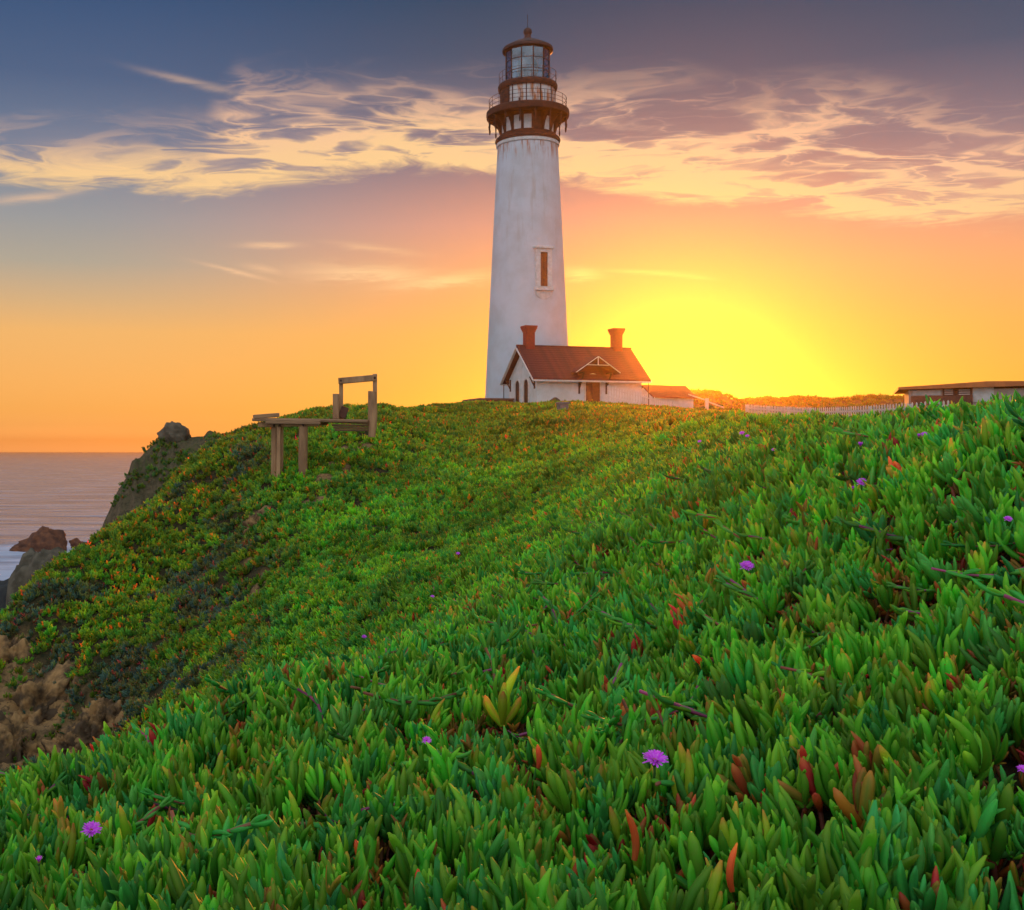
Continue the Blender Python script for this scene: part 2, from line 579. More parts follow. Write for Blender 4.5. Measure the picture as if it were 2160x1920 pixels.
def ground_material(name, rock=False):
    m = bpy.data.materials.new(name)
    m.use_nodes = True
    t = m.node_tree
    p = t.nodes['Principled BSDF']
    put(t, p, 'Roughness', .95)
    put(t, p, 'Specular IOR Level', .1)
    g = node(t, 'ShaderNodeNewGeometry')
    pos = g.outputs['Position']
    n1 = noise(t, pos, 1.3, 6, .6)
    n2 = noise(t, pos, 6.0, 8, .65, .4)
    n3 = noise(t, pos, 22.0, 4, .6)
    soil = mix(t, n2.smooth(.35, .65), (.028, .030, .012), (.085, .060, .026))
    roc = mix(t, n1.smooth(.3, .7), (.46, .25, .09), (.28, .17, .08))
    roc = mix(t, n2.smooth(.48, .62) * .8, roc, (.09, .055, .03))
    roc = mix(t, n3.smooth(.5, .8) * .4, roc, (.46, .30, .14))
    if rock:
        col = mix(t, n1.smooth(.35, .65), (.13, .105, .055), (.21, .15, .085))
        col = mix(t, n2.smooth(.42, .7) * .8, col, (.055, .05, .03))
        sepn = node(t, 'ShaderNodeSeparateXYZ')
        t.links.new(g.outputs['Normal'], sepn.inputs[0])
        top = E(t, sepn.outputs[2]).smooth(.45, .9) * n1.smooth(.4, .6)
        col = mix(t, top * .8, col, (.06, .085, .02))
    else:
        at = node(t, 'ShaderNodeAttribute', attribute_name='bare')
        col = mix(t, E(t, at.outputs['Fac']), soil, roc)
    put(t, p, 'Base Color', col)
    b = node(t, 'ShaderNodeBump')
    b.inputs['Strength'].default_value = .8
    b.inputs['Distance'].default_value = .12
    t.links.new((n2 * 1.0 + n3 * .4 + n1).s, b.inputs['Height'])
    t.links.new(b.outputs[0], p.inputs['Normal'])
    return m


M_SOIL = ground_material('bank_soil')
M_ROCK = ground_material('sea_cliff_rock', True)
tag(link('ground', grid_mesh('ground', XX, YY, ZZ, M_SOIL, {'bare': BB})), kind='structure')

# ------------------------------------------------------------------ sea
def sea_material(rocks):
    m = bpy.data.materials.new('sea_water')
    m.use_nodes = True
    t = m.node_tree
    p = t.nodes['Principled BSDF']
    g = node(t, 'ShaderNodeNewGeometry')
    sp = node(t, 'ShaderNodeSeparateXYZ')
    t.links.new(g.outputs['Position'], sp.inputs[0])
    x, y = E(t, sp.outputs[0]), E(t, sp.outputs[1])
    v1 = combine(t, x * .045, y * .13, 0.0)
    v2 = combine(t, x * .25, y * .55, 2.0)
    swell = noise(t, v1, 1.0, 5, .55, .3)
    chop = noise(t, v2, 1.0, 5, .6, .5)
    foam = None
    for (rx, ry, rad) in rocks:
        q = ((x - rx) * (x - rx) + (y - ry) * (y - ry) * .5).op('SQRT') / rad
        e = q.smooth(1.6, .2)
        foam = e if foam is None else foam.op('MAXIMUM', e)
    lines = noise(t, combine(t, x * .07, y * .22, 5.0), 1.0, 7, .65, 1.2)
    f = (foam * .85 + lines * 1.9 - 1.18).smooth(.0, .6) * .85
    far = (swell * .6 + lines * .7).smooth(.72, .86) * .35
    f = f.op('MAXIMUM', far)
    put(t, p, 'Base Color', mix(t, f, mix(t, swell.smooth(.35, .65), (.13, .14, .21), (.34, .33, .42)), (.62, .66, .78)))
    put(t, p, 'Roughness', (f * .5) + .22)
    put(t, p, 'IOR', 1.333)
    b = node(t, 'ShaderNodeBump')
    b.inputs['Strength'].default_value = .8
    b.inputs['Distance'].default_value = 1.6
    t.links.new((swell * 1.0 + chop * .35).s, b.inputs['Height'])
    t.links.new(b.outputs[0], p.inputs['Normal'])
    return m


ROCK_A, ROCK_B = P(75, 1162, 146), P(168, 1155, 150)
sea_pts = [(ROCK_A.x, ROCK_A.y, 12), (ROCK_B.x, ROCK_B.y, 9), (P(120, 1190, 125).x, 125, 15), (P(30, 1220, 112).x, 112, 12), (P(210, 1150, 135).x, 135, 10)]
sb = MB()
SEA_FAR = 5000
sb.add([(-4000, -260, 0), (4000, -260, 0), (4000, SEA_FAR, 0), (-4000, SEA_FAR, 0)], [(0, 1, 2, 3)])
tag(sb.build('sea', sea_material(sea_pts)), kind='structure')


# ------------------------------------------------------------------ rocks
def rock_mesh(name, sx, sy, sz, m, seed, rough=.35, n=40, flat=0.0, prof=None, fr=1.0):
    """A boulder: a sphere pushed in and out by ridged noise."""
    me = bpy.data.meshes.new(name)
    th = np.linspace(0, math.pi, n // 2 + 1)
    ph = np.linspace(0, 2 * math.pi, n + 1)[:-1]
    T, Pp = np.meshgrid(th, ph, indexing='ij')
    x, y, z = np.sin(T) * np.cos(Pp), np.sin(T) * np.sin(Pp), np.cos(T)
    k = 1 + rough * (fbm(fr * (x * 1.3 + z * .9) + seed, fr * (y * 1.3 - z * .7), seed, 5, .6)) * .6
    if flat:                                   # blunt, squarish block
        k = k * np.clip((np.abs(x) ** 4 + np.abs(y) ** 4 + np.abs(z) ** 4) ** -.25, 1, 1.3)
    k = k - rough * .5 * np.abs(vnoise(fr * (x * 2.6 + z) + seed, fr * (y * 2.6 + z * 1.7), seed + 5))
    x, y, z = x * k * sx, y * k * sy, z * k * sz
    if prof:
        z = np.where(z > 0, z * (1 + prof * x / sx), z)
    v = np.stack([x, y, z], -1).reshape(-1, 3)
    a, b = T.shape
    faces = [(i * b + j, (i + 1) * b + j, (i + 1) * b + (j + 1) % b, i * b + (j + 1) % b) for i in range(a - 1) for j in range(b)]
    me.from_pydata(v.tolist(), [], faces)
    me.materials.append(m)
    me.shade_smooth()
    return me


M_REDROCK = mat('red_sea_rock', (.22, .085, .04), (.10, .045, .03), 1.2, .85, .9, 3.0)
M_GREYROCK = mat('grey_rock', (.16, .13, .085), (.08, .065, .04), 1.6, .9, .9, 5.0)
M_DARKROCK = mat('dark_rock', (.06, .06, .05), (.03, .03, .03), 1.2, .8, .9, 4.0)
o = link('sea_rock', rock_mesh('sea_rock', 3.3, 2.0, 1.9, M_REDROCK, 4, .55, 64, prof=.55))
o.location = (ROCK_A.x, ROCK_A.y, .0)
tag(o, 'large reddish brown rock rising out of the white surf', 'rock')
o = link('sea_rock', rock_mesh('sea_rock', 1.7, 1.2, 1.25, M_REDROCK, 9, .6, 48))
o.location = (ROCK_B.x + .2, ROCK_B.y, -.1)
tag(o, 'small reddish rock in the surf close to the green spur', 'rock')
p = P(92, 1250, 52)
o = link('rock_stack', rock_mesh('rock_stack', 1.45, 1.5, 3.2, M_GREYROCK, 17, .16, 72, flat=1))
o.location = (p.x, p.y, P(90, 1172, 52).z - 3.0)
tag(o, 'upright grey brown rock stack with a blunt top below the headland', 'rock')
p = P(10, 1300, 56)
o = link('shore_rock', rock_mesh('shore_rock', 3.3, 2.5, 2.6, M_DARKROCK, 22, .25, 64, prof=.3))
o.location = (p.x - .5, p.y, P(0, 1240, 56).z - 2.3)
tag(o, 'dark wet shore rock beside the grey rock stack', 'rock')

M_OCHRE = mat('ochre_cliff_rock', (.42, .23, .085), (.09, .055, .028), 1.6, .95, 1.0, 6.0, detail=10, lo=.36, hi=.58)
for (px_, py_, dd, sx, sy, sz, sd, rx, lab) in (
        (75, 1490, 27.5, 1.25, .9, .75, 51, .5, 'broad ochre rock outcrop under the hanging plants at the left edge'),
        (215, 1525, 26.5, .72, .7, .62, 52, .3, 'pale rounded ochre outcrop in the dip behind the near lip'),
        (20, 1575, 25.5, .95, .7, .7, 53, .4, 'dark cracked ochre ledge lowest at the left edge'),
        (135, 1575, 25.0, .75, .6, .5, 54, -.2, 'small ochre ledge just above the near lip'),
        (18, 1395, 29.0, .75, .6, .65, 55, .5, 'ochre rock shoulder below the grey stack'),
        (540, 1108, 31.6, .36, .34, .42, 56, .1, 'orange ochre boulder set in the green slope below the platform')):
    o = link('rock_outcrop', rock_mesh('rock_outcrop', sx, sy, sz, M_OCHRE, sd, .58, 96, fr=1.35))
    p = hit(px_, py_, 0, 12)
    o.location = p + Vector((0, .25 * sy, -.30 * sz))
    o.rotation_euler = (0, rx, sd * .7)
    tag(o, lab, 'rock')

# ------------------------------------------------------------------ rocky headland behind the spur
HD = 74.0
_hl = [(120, 1300), (170, 1215), (200, 1135), (215, 1095), (240, 1042), (268, 1000), (292, 965), (322, 936), (342, 920), (400, 920), (440, 921), (500, 917), (545, 902), (600, 890), (700, 885), (800, 880)]
_hx = np.array([(a - CX) / F * HD for a, b in _hl])
_hz = np.array([CAMZ + (CY - b) / F * HD for a, b in _hl])
hx = np.linspace(-23.5, -2, 260)
hy = np.linspace(HD - 13, HD + 13, 180)
HX, HY = np.meshgrid(hx, hy)
crest = np.interp(HX + .5 * fbm(HY / 2.5, HX * 0, 31, 3), _hx, _hz, left=-3)
fall = np.abs(HY - HD - .8 * fbm(HX / 3, HY / 3, 8, 2))
HZ = crest - .055 * fall ** 2 - .25 * fall + .62 * fbm(HX / 1.9, HY / 2.6, 5, 5, .58) * smoothstep(.2, 1.6, fall) + .1 * fbm(HX / .6, HY / .6, 15, 3)
HZ = HZ - 1.1 * np.abs(vnoise(HX / 1.3 + HY / 5, HY / 7, 66)) * smoothstep(.3, 2.5, fall) - .4 * np.abs(vnoise(HX / .5 + HY / 4, HY / 4, 67)) * smoothstep(.3, 2, fall)
tag(link('headland', grid_mesh('headland', HX, HY, np.maximum(HZ, -3), M_ROCK)), kind='structure')
p = P(373, 918, HD)
o = link('boulder', rock_mesh('boulder', 1.12, 1.1, .95, M_GREYROCK, 41, .3, 56))
o.location = (p.x, p.y - .3, p.z - .1)
tag(o, 'rounded boulder perched on top of the rocky headland', 'boulder')

# ------------------------------------------------------------------ far hill with scrub
_fl = [(1300, 858), (1360, 848), (1400, 842), (1425, 832), (1455, 824), (1485, 821), (1512, 824), (1530, 834), (1548, 842), (1600, 838), (1650, 833), (1700, 835), (1750, 839), (1800, 838), (1850, 832), (1890, 831), (1930, 836), (2000, 842), (2200, 846), (2500, 850), (2700, 870)]
FD = 225.0
_fx = np.array([(a - CX) / F * FD for a, b in _fl])
_fz = np.array([CAMZ + (CY - b) / F * FD for a, b in _fl])
fx = np.linspace(42, 190, 300)
fy = np.linspace(FD - 30, FD + 60, 60)
FX, FY = np.meshgrid(fx, fy)
fc = np.interp(FX, _fx, _fz)
FZ = 15 + (fc - 15 - .6) * np.exp(-((FY - FD) / np.where(FY < FD, 16, 40)) ** 2) + .35 * fbm(FX / 5, FY / 5, 55, 3)
M_HILL = mat('hill_scrub_soil', (.06, .055, .02), (.10, .07, .03), .3, .95)
tag(link('hill', grid_mesh('hill', FX, FY, FZ, M_HILL)), kind='structure')

# ------------------------------------------------------------------ ice plant: leaves, shoots
def leaf_material():
    m = bpy.data.materials.new('ice_plant_leaf')
    m.use_nodes = True
    t = m.node_tree
    t.nodes.clear()
    out = node(t, 'ShaderNodeOutputMaterial')
    a = node(t, 'ShaderNodeAttribute', attribute_name='leafcol')
    k = node(t, 'ShaderNodeAttribute', attribute_name='tint', attribute_type='INSTANCER')
    g = node(t, 'ShaderNodeNewGeometry')
    oi = node(t, 'ShaderNodeObjectInfo')
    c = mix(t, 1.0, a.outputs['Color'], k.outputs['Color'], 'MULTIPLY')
    n = noise(t, g.outputs['Position'], 55.0, 3, .6)
    c = mix(t, n.smooth(.45, .8) * .22, c, (.30, .22, .06))
    hs = node(t, 'ShaderNodeHueSaturation')
    put(t, hs, 'Value', (E(t, oi.outputs['Random']) * 7.3).op('FRACT') * .95 + .58)
    put(t, hs, 'Hue', E(t, oi.outputs['Random']) * .05 + .472)
    t.links.new(c, hs.inputs['Color'])
    c = hs.outputs[0]
    p = node(t, 'ShaderNodeBsdfPrincipled')
    t.links.new(c, p.inputs['Base Color'])
    put(t, p, 'Roughness', n * .3 + .36)
    put(t, p, 'Specular IOR Level', .28)
    tr = node(t, 'ShaderNodeBsdfTranslucent')
    t.links.new(mix(t, 1.0, c, (1.5, 1.35, .7), 'MULTIPLY'), tr.inputs['Color'])
    mx = node(t, 'ShaderNodeMixShader')
    mx.inputs[0].default_value = .35
    t.links.new(p.outputs[0], mx.inputs[1])
    t.links.new(tr.outputs[0], mx.inputs[2])
    t.links.new(mx.outputs[0], out.inputs[0])
    return m


M_LEAF = leaf_material()
GREEN, DEEP, LIME, OLIVE = (.105, .460, .022), (.055, .330, .045), (.310, .530, .020), (.24, .29, .025)
ORANGE, RED, STEM, PURPLE = (.75, .26, .035), (.62, .10, .04), (.30, .11, .05), (.42, .09, .20)


def leaf_verts(length, width, curve, c0, c1, tip, rings=7, taper=.0, edge=None):
    """Three-sided finger leaf with rounded edges, growing from the origin along +Z and bending back towards -X ... returns verts, faces, colours."""
    v, f, c = [], [], []
    sec = [(0.62, .0), (.36, .42), (-.30, .56), (-.46, .28), (-.46, -.28), (-.30, -.56), (.36, -.42)]   # keel on +X
    ns = len(sec)
    for i in range(rings):
        q = i / (rings - 1)
        w = width * min(1.0, .62 + .9 * q) * (1 - max(0.0, (q - .62) / .38) ** 2.4) ** .5 * (1 - .12 * q) if q < 1 else width * .62
        if i == rings - 1:
            w *= .35
        bend = curve * q * q * length
        zc = length * (q - .10 * abs(curve) * q * q)
        for j, (a, b) in enumerate(sec):
            v.append((a * w * 1.0 - bend, b * w, zc))
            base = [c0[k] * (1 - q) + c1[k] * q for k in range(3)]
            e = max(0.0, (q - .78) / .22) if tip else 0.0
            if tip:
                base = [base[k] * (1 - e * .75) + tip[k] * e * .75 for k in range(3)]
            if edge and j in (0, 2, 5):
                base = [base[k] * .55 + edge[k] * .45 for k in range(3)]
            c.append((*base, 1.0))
    for i in range(rings - 1):
        for j in range(ns):
            f.append((i * ns + j, i * ns + (j + 1) % ns, (i + 1) * ns + (j + 1) % ns, (i + 1) * ns + j))
    f.append(tuple((rings - 1) * ns + j for j in range(ns)))
    return v, f, c


def colored_mesh(name, v, f, c, m=None):
    me = bpy.data.meshes.new(name)
    me.from_pydata(v, [], f)
    at = me.color_attributes.new('leafcol', 'FLOAT_COLOR', 'POINT')
    at.data.foreach_set('color', np.array(c, np.float32).ravel())
    me.materials.append(m or M_LEAF)
    me.shade_smooth()
    return me


def sc(c, k):
    return tuple(a * k for a in c)


LEAFSPEC = []
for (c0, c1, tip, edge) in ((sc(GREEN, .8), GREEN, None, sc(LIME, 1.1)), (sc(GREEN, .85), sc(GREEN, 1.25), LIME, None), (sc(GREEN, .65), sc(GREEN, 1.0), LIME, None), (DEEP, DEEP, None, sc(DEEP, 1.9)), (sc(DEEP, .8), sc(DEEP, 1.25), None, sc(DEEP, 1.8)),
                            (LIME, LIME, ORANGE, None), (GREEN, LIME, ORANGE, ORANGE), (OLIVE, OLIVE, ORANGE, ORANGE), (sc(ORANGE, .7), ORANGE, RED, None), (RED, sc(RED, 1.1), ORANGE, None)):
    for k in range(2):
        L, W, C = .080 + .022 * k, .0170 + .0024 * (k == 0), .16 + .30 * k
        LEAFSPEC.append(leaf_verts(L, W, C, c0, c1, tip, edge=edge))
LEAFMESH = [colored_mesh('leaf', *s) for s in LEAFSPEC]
FAM = {'green': [0, 1, 2, 3, 4, 5], 'deep': [6, 7, 8, 9], 'lime': [2, 3, 2, 3, 10, 11, 12], 'olive': [14, 15, 12, 13], 'red': [16, 17, 18, 19, 14]}


def shoot_layout(fam, rnd, pairs=4):
    """A stem with opposite pairs of leaves: (leaf index, matrix) list."""
    out = []
    az = rnd.uniform(0, math.pi)
    zz = 0.0
    for k in range(pairs):
        q = k / max(1, pairs - 1)
        tilt = R(56) * (1 - q) + R(9) * q + rnd.uniform(-.22, .22)
        size = (.78 + .30 * math.sin(math.pi * min(1, .25 + q * .6))) * rnd.uniform(.72, 1.18) * (.82 if k == pairs - 1 else 1)
        for sgn in (0, math.pi):
            li = rnd.choice(FAM[fam])
            if rnd.random() < (.022 if fam != 'red' else 0):
                li = rnd.choice(FAM['red' if rnd.random() < .35 else 'olive'])
            a = az + sgn + rnd.uniform(-.15, .15)
            M = Matrix.Translation((0, 0, zz)) @ Matrix.Rotation(a, 4, 'Z') @ Matrix.Translation((.004, 0, 0)) @ Matrix.Rotation(tilt + rnd.uniform(-.08, .08), 4, 'Y') @ Matrix.Scale(size, 4)
            out.append((li, M))
        az += math.pi / 2 + rnd.uniform(-.25, .25)
        zz += .012
    return out


def join_layout(name, layout, stems=()):
    v, f, c = [], [], []
    for li, M in layout:
        o = len(v)
        a, b, d = LEAFSPEC[li]
        v += [tuple(M @ Vector(q)) for q in a]
        f += [tuple(i + o for i in q) for q in b]
        c += d
    for pts, r, col in stems:
        mb = MB().tube(pts, r, 5)
        o = len(v)
        v += mb.v
        f += [tuple(i + o for i in q) for q in mb.f]
        c += [(*col, 1)] * len(mb.v)
    return colored_mesh(name, v, f, c)


rnd = random.Random(5)
LAY = []
for fam, n in (('green', 5), ('deep', 4), ('lime', 3), ('olive', 2), ('red', 1)):
    for k in range(n):
        LAY.append((fam, shoot_layout(fam, rnd, 4 if k % 3 else 5)))
FAMIDX = {}
for i, (fam, l) in enumerate(LAY):
    FAMIDX.setdefault(fam, []).append(i)
STEMMESH = colored_mesh('stem', *(lambda mb: (mb.v, mb.f, [(*STEM, 1)] * len(mb.v)))(MB().tube([(.0, .0, .045), (0, 0, .0), (.015, .0, -.05), (.05, .01, -.085)], [.0045, .006, .006, .0055], 5)))

protos = bpy.data.collections.new('ice_plant_pieces')
for i, (fam, l) in enumerate(LAY):
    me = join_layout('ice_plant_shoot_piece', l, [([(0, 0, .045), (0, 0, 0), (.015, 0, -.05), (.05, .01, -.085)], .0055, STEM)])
    ob = bpy.data.objects.new('shoot_piece_%03d' % i, me)
    protos.objects.link(ob)
NSH = len(LAY)
# mounds of several shoots for farther off
NRUN = 4
for i in range(NRUN):
    lay = []
    pts = []
    for q in range(7):
        w = q / 6
        pts.append((-.16 + .30 * w, .035 * math.sin(w * 4 + i), .012 + .075 * w ** 2.2))
    for q in range(1, 7):
        p0_, p1_ = Vector(pts[q - 1]), Vector(pts[q])
        dirn = (p1_ - p0_).normalized()
        F0 = dirn.to_track_quat('Z', 'X').to_matrix().to_4x4()
        for sgn in (0, math.pi):
            li = rnd.choice(FAM['deep'] + FAM['green'][:2])
            a = sgn + (q % 2) * math.pi / 2 + rnd.uniform(-.2, .2)
            lay.append((li, Matrix.Translation(p1_) @ F0 @ Matrix.Rotation(a, 4, 'Z') @ Matrix.Rotation(R(42 - 4 * q), 4, 'Y') @ Matrix.Scale(rnd.uniform(.55, .85), 4)))
    ob = bpy.data.objects.new('shoot_piece_%03d' % (NSH + i), join_layout('ice_plant_runner_piece', lay, [(pts, .0048, (.34, .13, .07) if i % 2 else PURPLE)]))
    protos.objects.link(ob)
RUN0, NSH = NSH, NSH + NRUN
NCL = 12
for i in range(NCL):
    lay = []
    for q in range(5):
        fam, l = LAY[rnd.choice(FAMIDX['green'] + FAMIDX['deep'] + (FAMIDX['lime'] if i % 3 == 0 else []) + (FAMIDX['olive'] if i % 4 == 1 else []) + (FAMIDX['red'] if i % 6 == 1 and q == 0 else []))]
        rr, aa = rnd.uniform(.02, .11), rnd.uniform(0, 6.283)
        M = Matrix.Translation((rr * math.cos(aa), rr * math.sin(aa), -.25 * rr)) @ Matrix.Rotation(rr * 5, 4, Vector((-math.sin(aa), math.cos(aa), 0))) @ Matrix.Rotation(rnd.uniform(0, 6.28), 4, 'Z')
        lay += [(li, M @ m) for li, m in l]
    ob = bpy.data.objects.new('shoot_piece_%03d' % (NSH + i), join_layout('ice_plant_mound_piece', lay))
    protos.objects.link(ob)

FLOWERS = (
        (1381, 1618, 60, 0, 0, 38, 'wide open magenta flower in the dark foreground leaves, largest of the flowers'),
        (193, 1763, 46, 0, 0, 55, 'ragged magenta flower beside an upright red leaf'),
        (82, 1832, 24, 1, 0, 20, 'narrow half closed violet flower nearest to the bottom left corner'),
        (1575, 1203, 34, 0, 0, 60, 'magenta flower alone in the middle of the near bank'),
        (1818, 1025, 26, 0, 0, 70, 'round magenta flower on the right bank with a small bud beside it'),
        (1799, 1038, 12, 1, 0, 30, 'small violet bud just left of the round magenta flower'),
        (1815, 947, 18, 1, 30, 40, 'violet flower high on the right bank leaning right'),
        (1950, 923, 17, 0, 0, 60, 'right one of two touching violet flowers near the top of the bank'),
        (1938, 928, 14, 1, 0, 40, 'left one of two touching violet flowers near the top of the bank'),
        (1660, 932, 11, 1, 0, 40, 'small pink flower below the white picket fence'),
        (1632, 953, 11, 0, 0, 60, 'small pale violet flower, lowest of the tiny far ones'),
        (1565, 917, 14, 0, 0, 60, 'tiny magenta flower of a far pair, upper one'),
        (1576, 923, 11, 0, 0, 60, 'tiny violet flower of a far pair, lower one'),
        (1476, 934, 11, 0, 0, 60, 'tiny lilac flower farthest left of those below the sun'),
        (2126, 1105, 20, 0, 0, 62, 'violet flower at the right edge of the bank'),
        (2156, 1638, 26, 0, 0, 50, 'violet flower lowest at the right edge of the bank'),
        (900, 1572, 22, 0, 0, 75, 'pale lilac flower half hidden between leaves left of the tall pale shoot'),
        (768, 1346, 12, 0, 0, 60, 'pale lilac flower on the slope just beyond the near lip'),
        (912, 1262, 11, 0, 0, 60, 'pale pink dot of a flower in the middle of the gully slope'),
        (966, 1170, 10, 0, 0, 60, 'pale pink flower highest on the gully slope'))
WITHERED = (
        (1500, 1405, 200, 70, 1.3, 18, 'bright orange red leaf lying flat below the highest near flowers'), (1172, 1425, 150, 60, .9, 16, 'single orange leaf to the right of the tall pale shoot'),
        (312, 1750, 30, 25, 1.1, 18, 'red leaf standing beside the pink flower at the left of the carpet'), (2032, 1082, 160, 45, 1.0, 18, 'red leaf with an open V shape high on the right bank'),
        (780, 1838, 170, 35, 1.1, 16, 'orange leaf standing near the bottom edge left of the middle'), (1338, 1815, 20, 15, 1.2, 19, 'purple red leaf standing among dark leaves below the large flower'),
        (875, 1905, 10, 15, 1.0, 18, 'scarlet leaf tip at the very bottom of the carpet'), (1545, 1880, 190, 20, 1.0, 19, 'dark red pointed leaf near the bottom right of the carpet'),
        (1720, 1160, 20, 20, .9, 18, 'red leaf on the right bank below the round pink flower'), (1135, 1620, 0, 8, 1.0, 18, 'small red leaf left of the large pink flower'))
BIG = hit(1060, 1530, .10)
# --- where they grow
def sample(rho, lo, hi, u0=-.50, u1=.72):
    """Random spots whose density per square metre is RHO(distance)."""
    ls = np.linspace(math.log(lo), math.log(hi), 400)
    d = np.exp(ls)
    w = rho(d) * d * d * (u1 - u0)
    cum = np.concatenate([[0], np.cumsum((w[1:] + w[:-1]) / 2 * np.diff(ls))])
    n = int(cum[-1])
    l = np.interp(RNG.random(n) * cum[-1], cum, ls)
    return RNG.uniform(u0, u1, n), l


RUNMAX = np.maximum.accumulate(SN + .06 / DD, axis=0)


def visible(u, l, slack):
    d = np.exp(l)
    return bil(ZZ, u, l) - CAMZ > bil(RUNMAX, u, l) * d - slack * d - .10


GZu = np.gradient(ZZ, axis=1) / np.gradient(XX, axis=1)
_dl = np.gradient(ZZ, axis=0)
_dy = np.gradient(YY, axis=0)
GZy = (_dl - GZu * np.gradient(XX, axis=0)) / _dy
GZu, GZy = np.clip(GZu, -2.5, 2.5), np.clip(GZy, -2.5, 2.5)


def regions(x, y, u, d):
    """Plant tone over the bank: (tint rgb, share of olive/dry shoots)."""
    n1 = fbm(x / 4, y / 4, 101, 3)
    n2 = fbm(x / 1.2, y / 1.2, 131, 3)
    spur = smoothstep(-.075, -.15, u + .02 * n1) * smoothstep(17, 22, d)
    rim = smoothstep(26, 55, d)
    dry = np.clip(1.0 * spur + .7 * rim + .45 * n2 * smoothstep(5, 12, d), 0, 1)
    dead = smoothstep(.08, .50, fbm(x / 1.2, y / 1.4, 171, 4)) * smoothstep(9, 16, d) * (.15 + .85 * spur)
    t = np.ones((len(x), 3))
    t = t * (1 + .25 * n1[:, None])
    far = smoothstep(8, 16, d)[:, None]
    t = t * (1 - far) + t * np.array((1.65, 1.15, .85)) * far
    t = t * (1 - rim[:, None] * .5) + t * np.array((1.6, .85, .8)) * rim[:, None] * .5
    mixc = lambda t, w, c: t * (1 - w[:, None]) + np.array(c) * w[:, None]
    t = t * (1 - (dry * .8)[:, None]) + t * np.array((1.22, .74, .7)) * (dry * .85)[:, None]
    blue = smoothstep(.15, .7, fbm(x / .9, y / .9, 151, 3)) * smoothstep(9, 3, d)
    t = t * (1 - (blue * .28)[:, None]) + t * np.array((.75, .9, 1.3)) * (blue * .28)[:, None]
    t = mixc(t, dead * .9, (1.25, .40, 2.6))
    return np.clip(t, .05, 4), dry, dead


def orient(u, l, lean=.55, jit=.32):
    gx, gy = bil(GZu, u, l), bil(GZy, u, l)
    n = len(u)
    nx, ny, nz = -gx, -gy, np.ones(n)
    k = 1 / np.sqrt(nx ** 2 + ny ** 2 + 1)
    ax = np.stack([nx * k * lean + RNG.normal(0, jit, n), ny * k * lean + RNG.normal(0, jit, n), nz * k * lean + (1 - lean) + .25], 1)
    ax /= np.linalg.norm(ax, axis=1)[:, None]
    ph = RNG.uniform(0, 2 * math.pi, n)
    h = np.stack([np.cos(ph), np.sin(ph), np.zeros(n)], 1)
    xa = h - ax * (h * ax).sum(1)[:, None]
    xa /= np.linalg.norm(xa, axis=1)[:, None]
    ya = np.cross(ax, xa)
    return np.stack([xa, ya, ax], 2)     # columns


def to_euler(Rm):
    return np.stack([np.arctan2(Rm[:, 2, 1], Rm[:, 2, 2]), -np.arcsin(np.clip(Rm[:, 2, 0], -1, 1)), np.arctan2(Rm[:, 1, 0], Rm[:, 0, 0])], 1)


def scatter_tree():
    ng = bpy.data.node_groups.new('plant_scatter', 'GeometryNodeTree')
    ng.interface.new_socket('Geometry', in_out='INPUT', socket_type='NodeSocketGeometry')
    ng.interface.new_socket('Geometry', in_out='OUTPUT', socket_type='NodeSocketGeometry')
    gi, go = ng.nodes.new('NodeGroupInput'), ng.nodes.new('NodeGroupOutput')
    inst = ng.nodes.new('GeometryNodeInstanceOnPoints')
    ci = ng.nodes.new('GeometryNodeCollectionInfo')
    ci.inputs['Collection'].default_value = protos
    ci.inputs['Separate Children'].default_value = True
    ci.inputs['Reset Children'].default_value = True
    ng.links.new(gi.outputs[0], inst.inputs['Points'])
    ng.links.new(ci.outputs[0], inst.inputs['Instance'])
    inst.inputs['Pick Instance'].default_value = True

    def att(nm, dt):
        n = ng.nodes.new('GeometryNodeInputNamedAttribute')
        n.data_type = dt
        n.inputs['Name'].default_value = nm
        return n.outputs[0]
    ng.links.new(att('pick', 'INT'), inst.inputs['Instance Index'])
    e2r = ng.nodes.new('FunctionNodeEulerToRotation')
    ng.links.new(att('turn', 'FLOAT_VECTOR'), e2r.inputs[0])
    ng.links.new(e2r.outputs[0], inst.inputs['Rotation'])
    ng.links.new(att('size', 'FLOAT'), inst.inputs['Scale'])
    ng.links.new(inst.outputs[0], go.inputs[0])
    return ng


SCATTER = scatter_tree()


def scatter(name, pos, rot, size, pick, tint, label):
    me = bpy.data.meshes.new(name)
    n = len(pos)
    me.vertices.add(n)
    me.vertices.foreach_set('co', pos.astype(np.float32).ravel())
    for nm, dt, key, arr in (('turn', 'FLOAT_VECTOR', 'vector', to_euler(rot)), ('size', 'FLOAT', 'value', size), ('pick', 'INT', 'value', pick)):
        at = me.attributes.new(nm, dt, 'POINT')
        at.data.foreach_set(key, (arr.astype(np.int32) if dt == 'INT' else arr.astype(np.float32)).ravel())
    at = me.attributes.new('tint', 'FLOAT_COLOR', 'POINT')
    at.data.foreach_set('color', np.concatenate([tint, np.ones((n, 1))], 1).astype(np.float32).ravel())
    o = link(name, me)
    o.modifiers.new('scatter', 'NODES').node_group = SCATTER
    tag(o, label, kind='stuff')
    return o


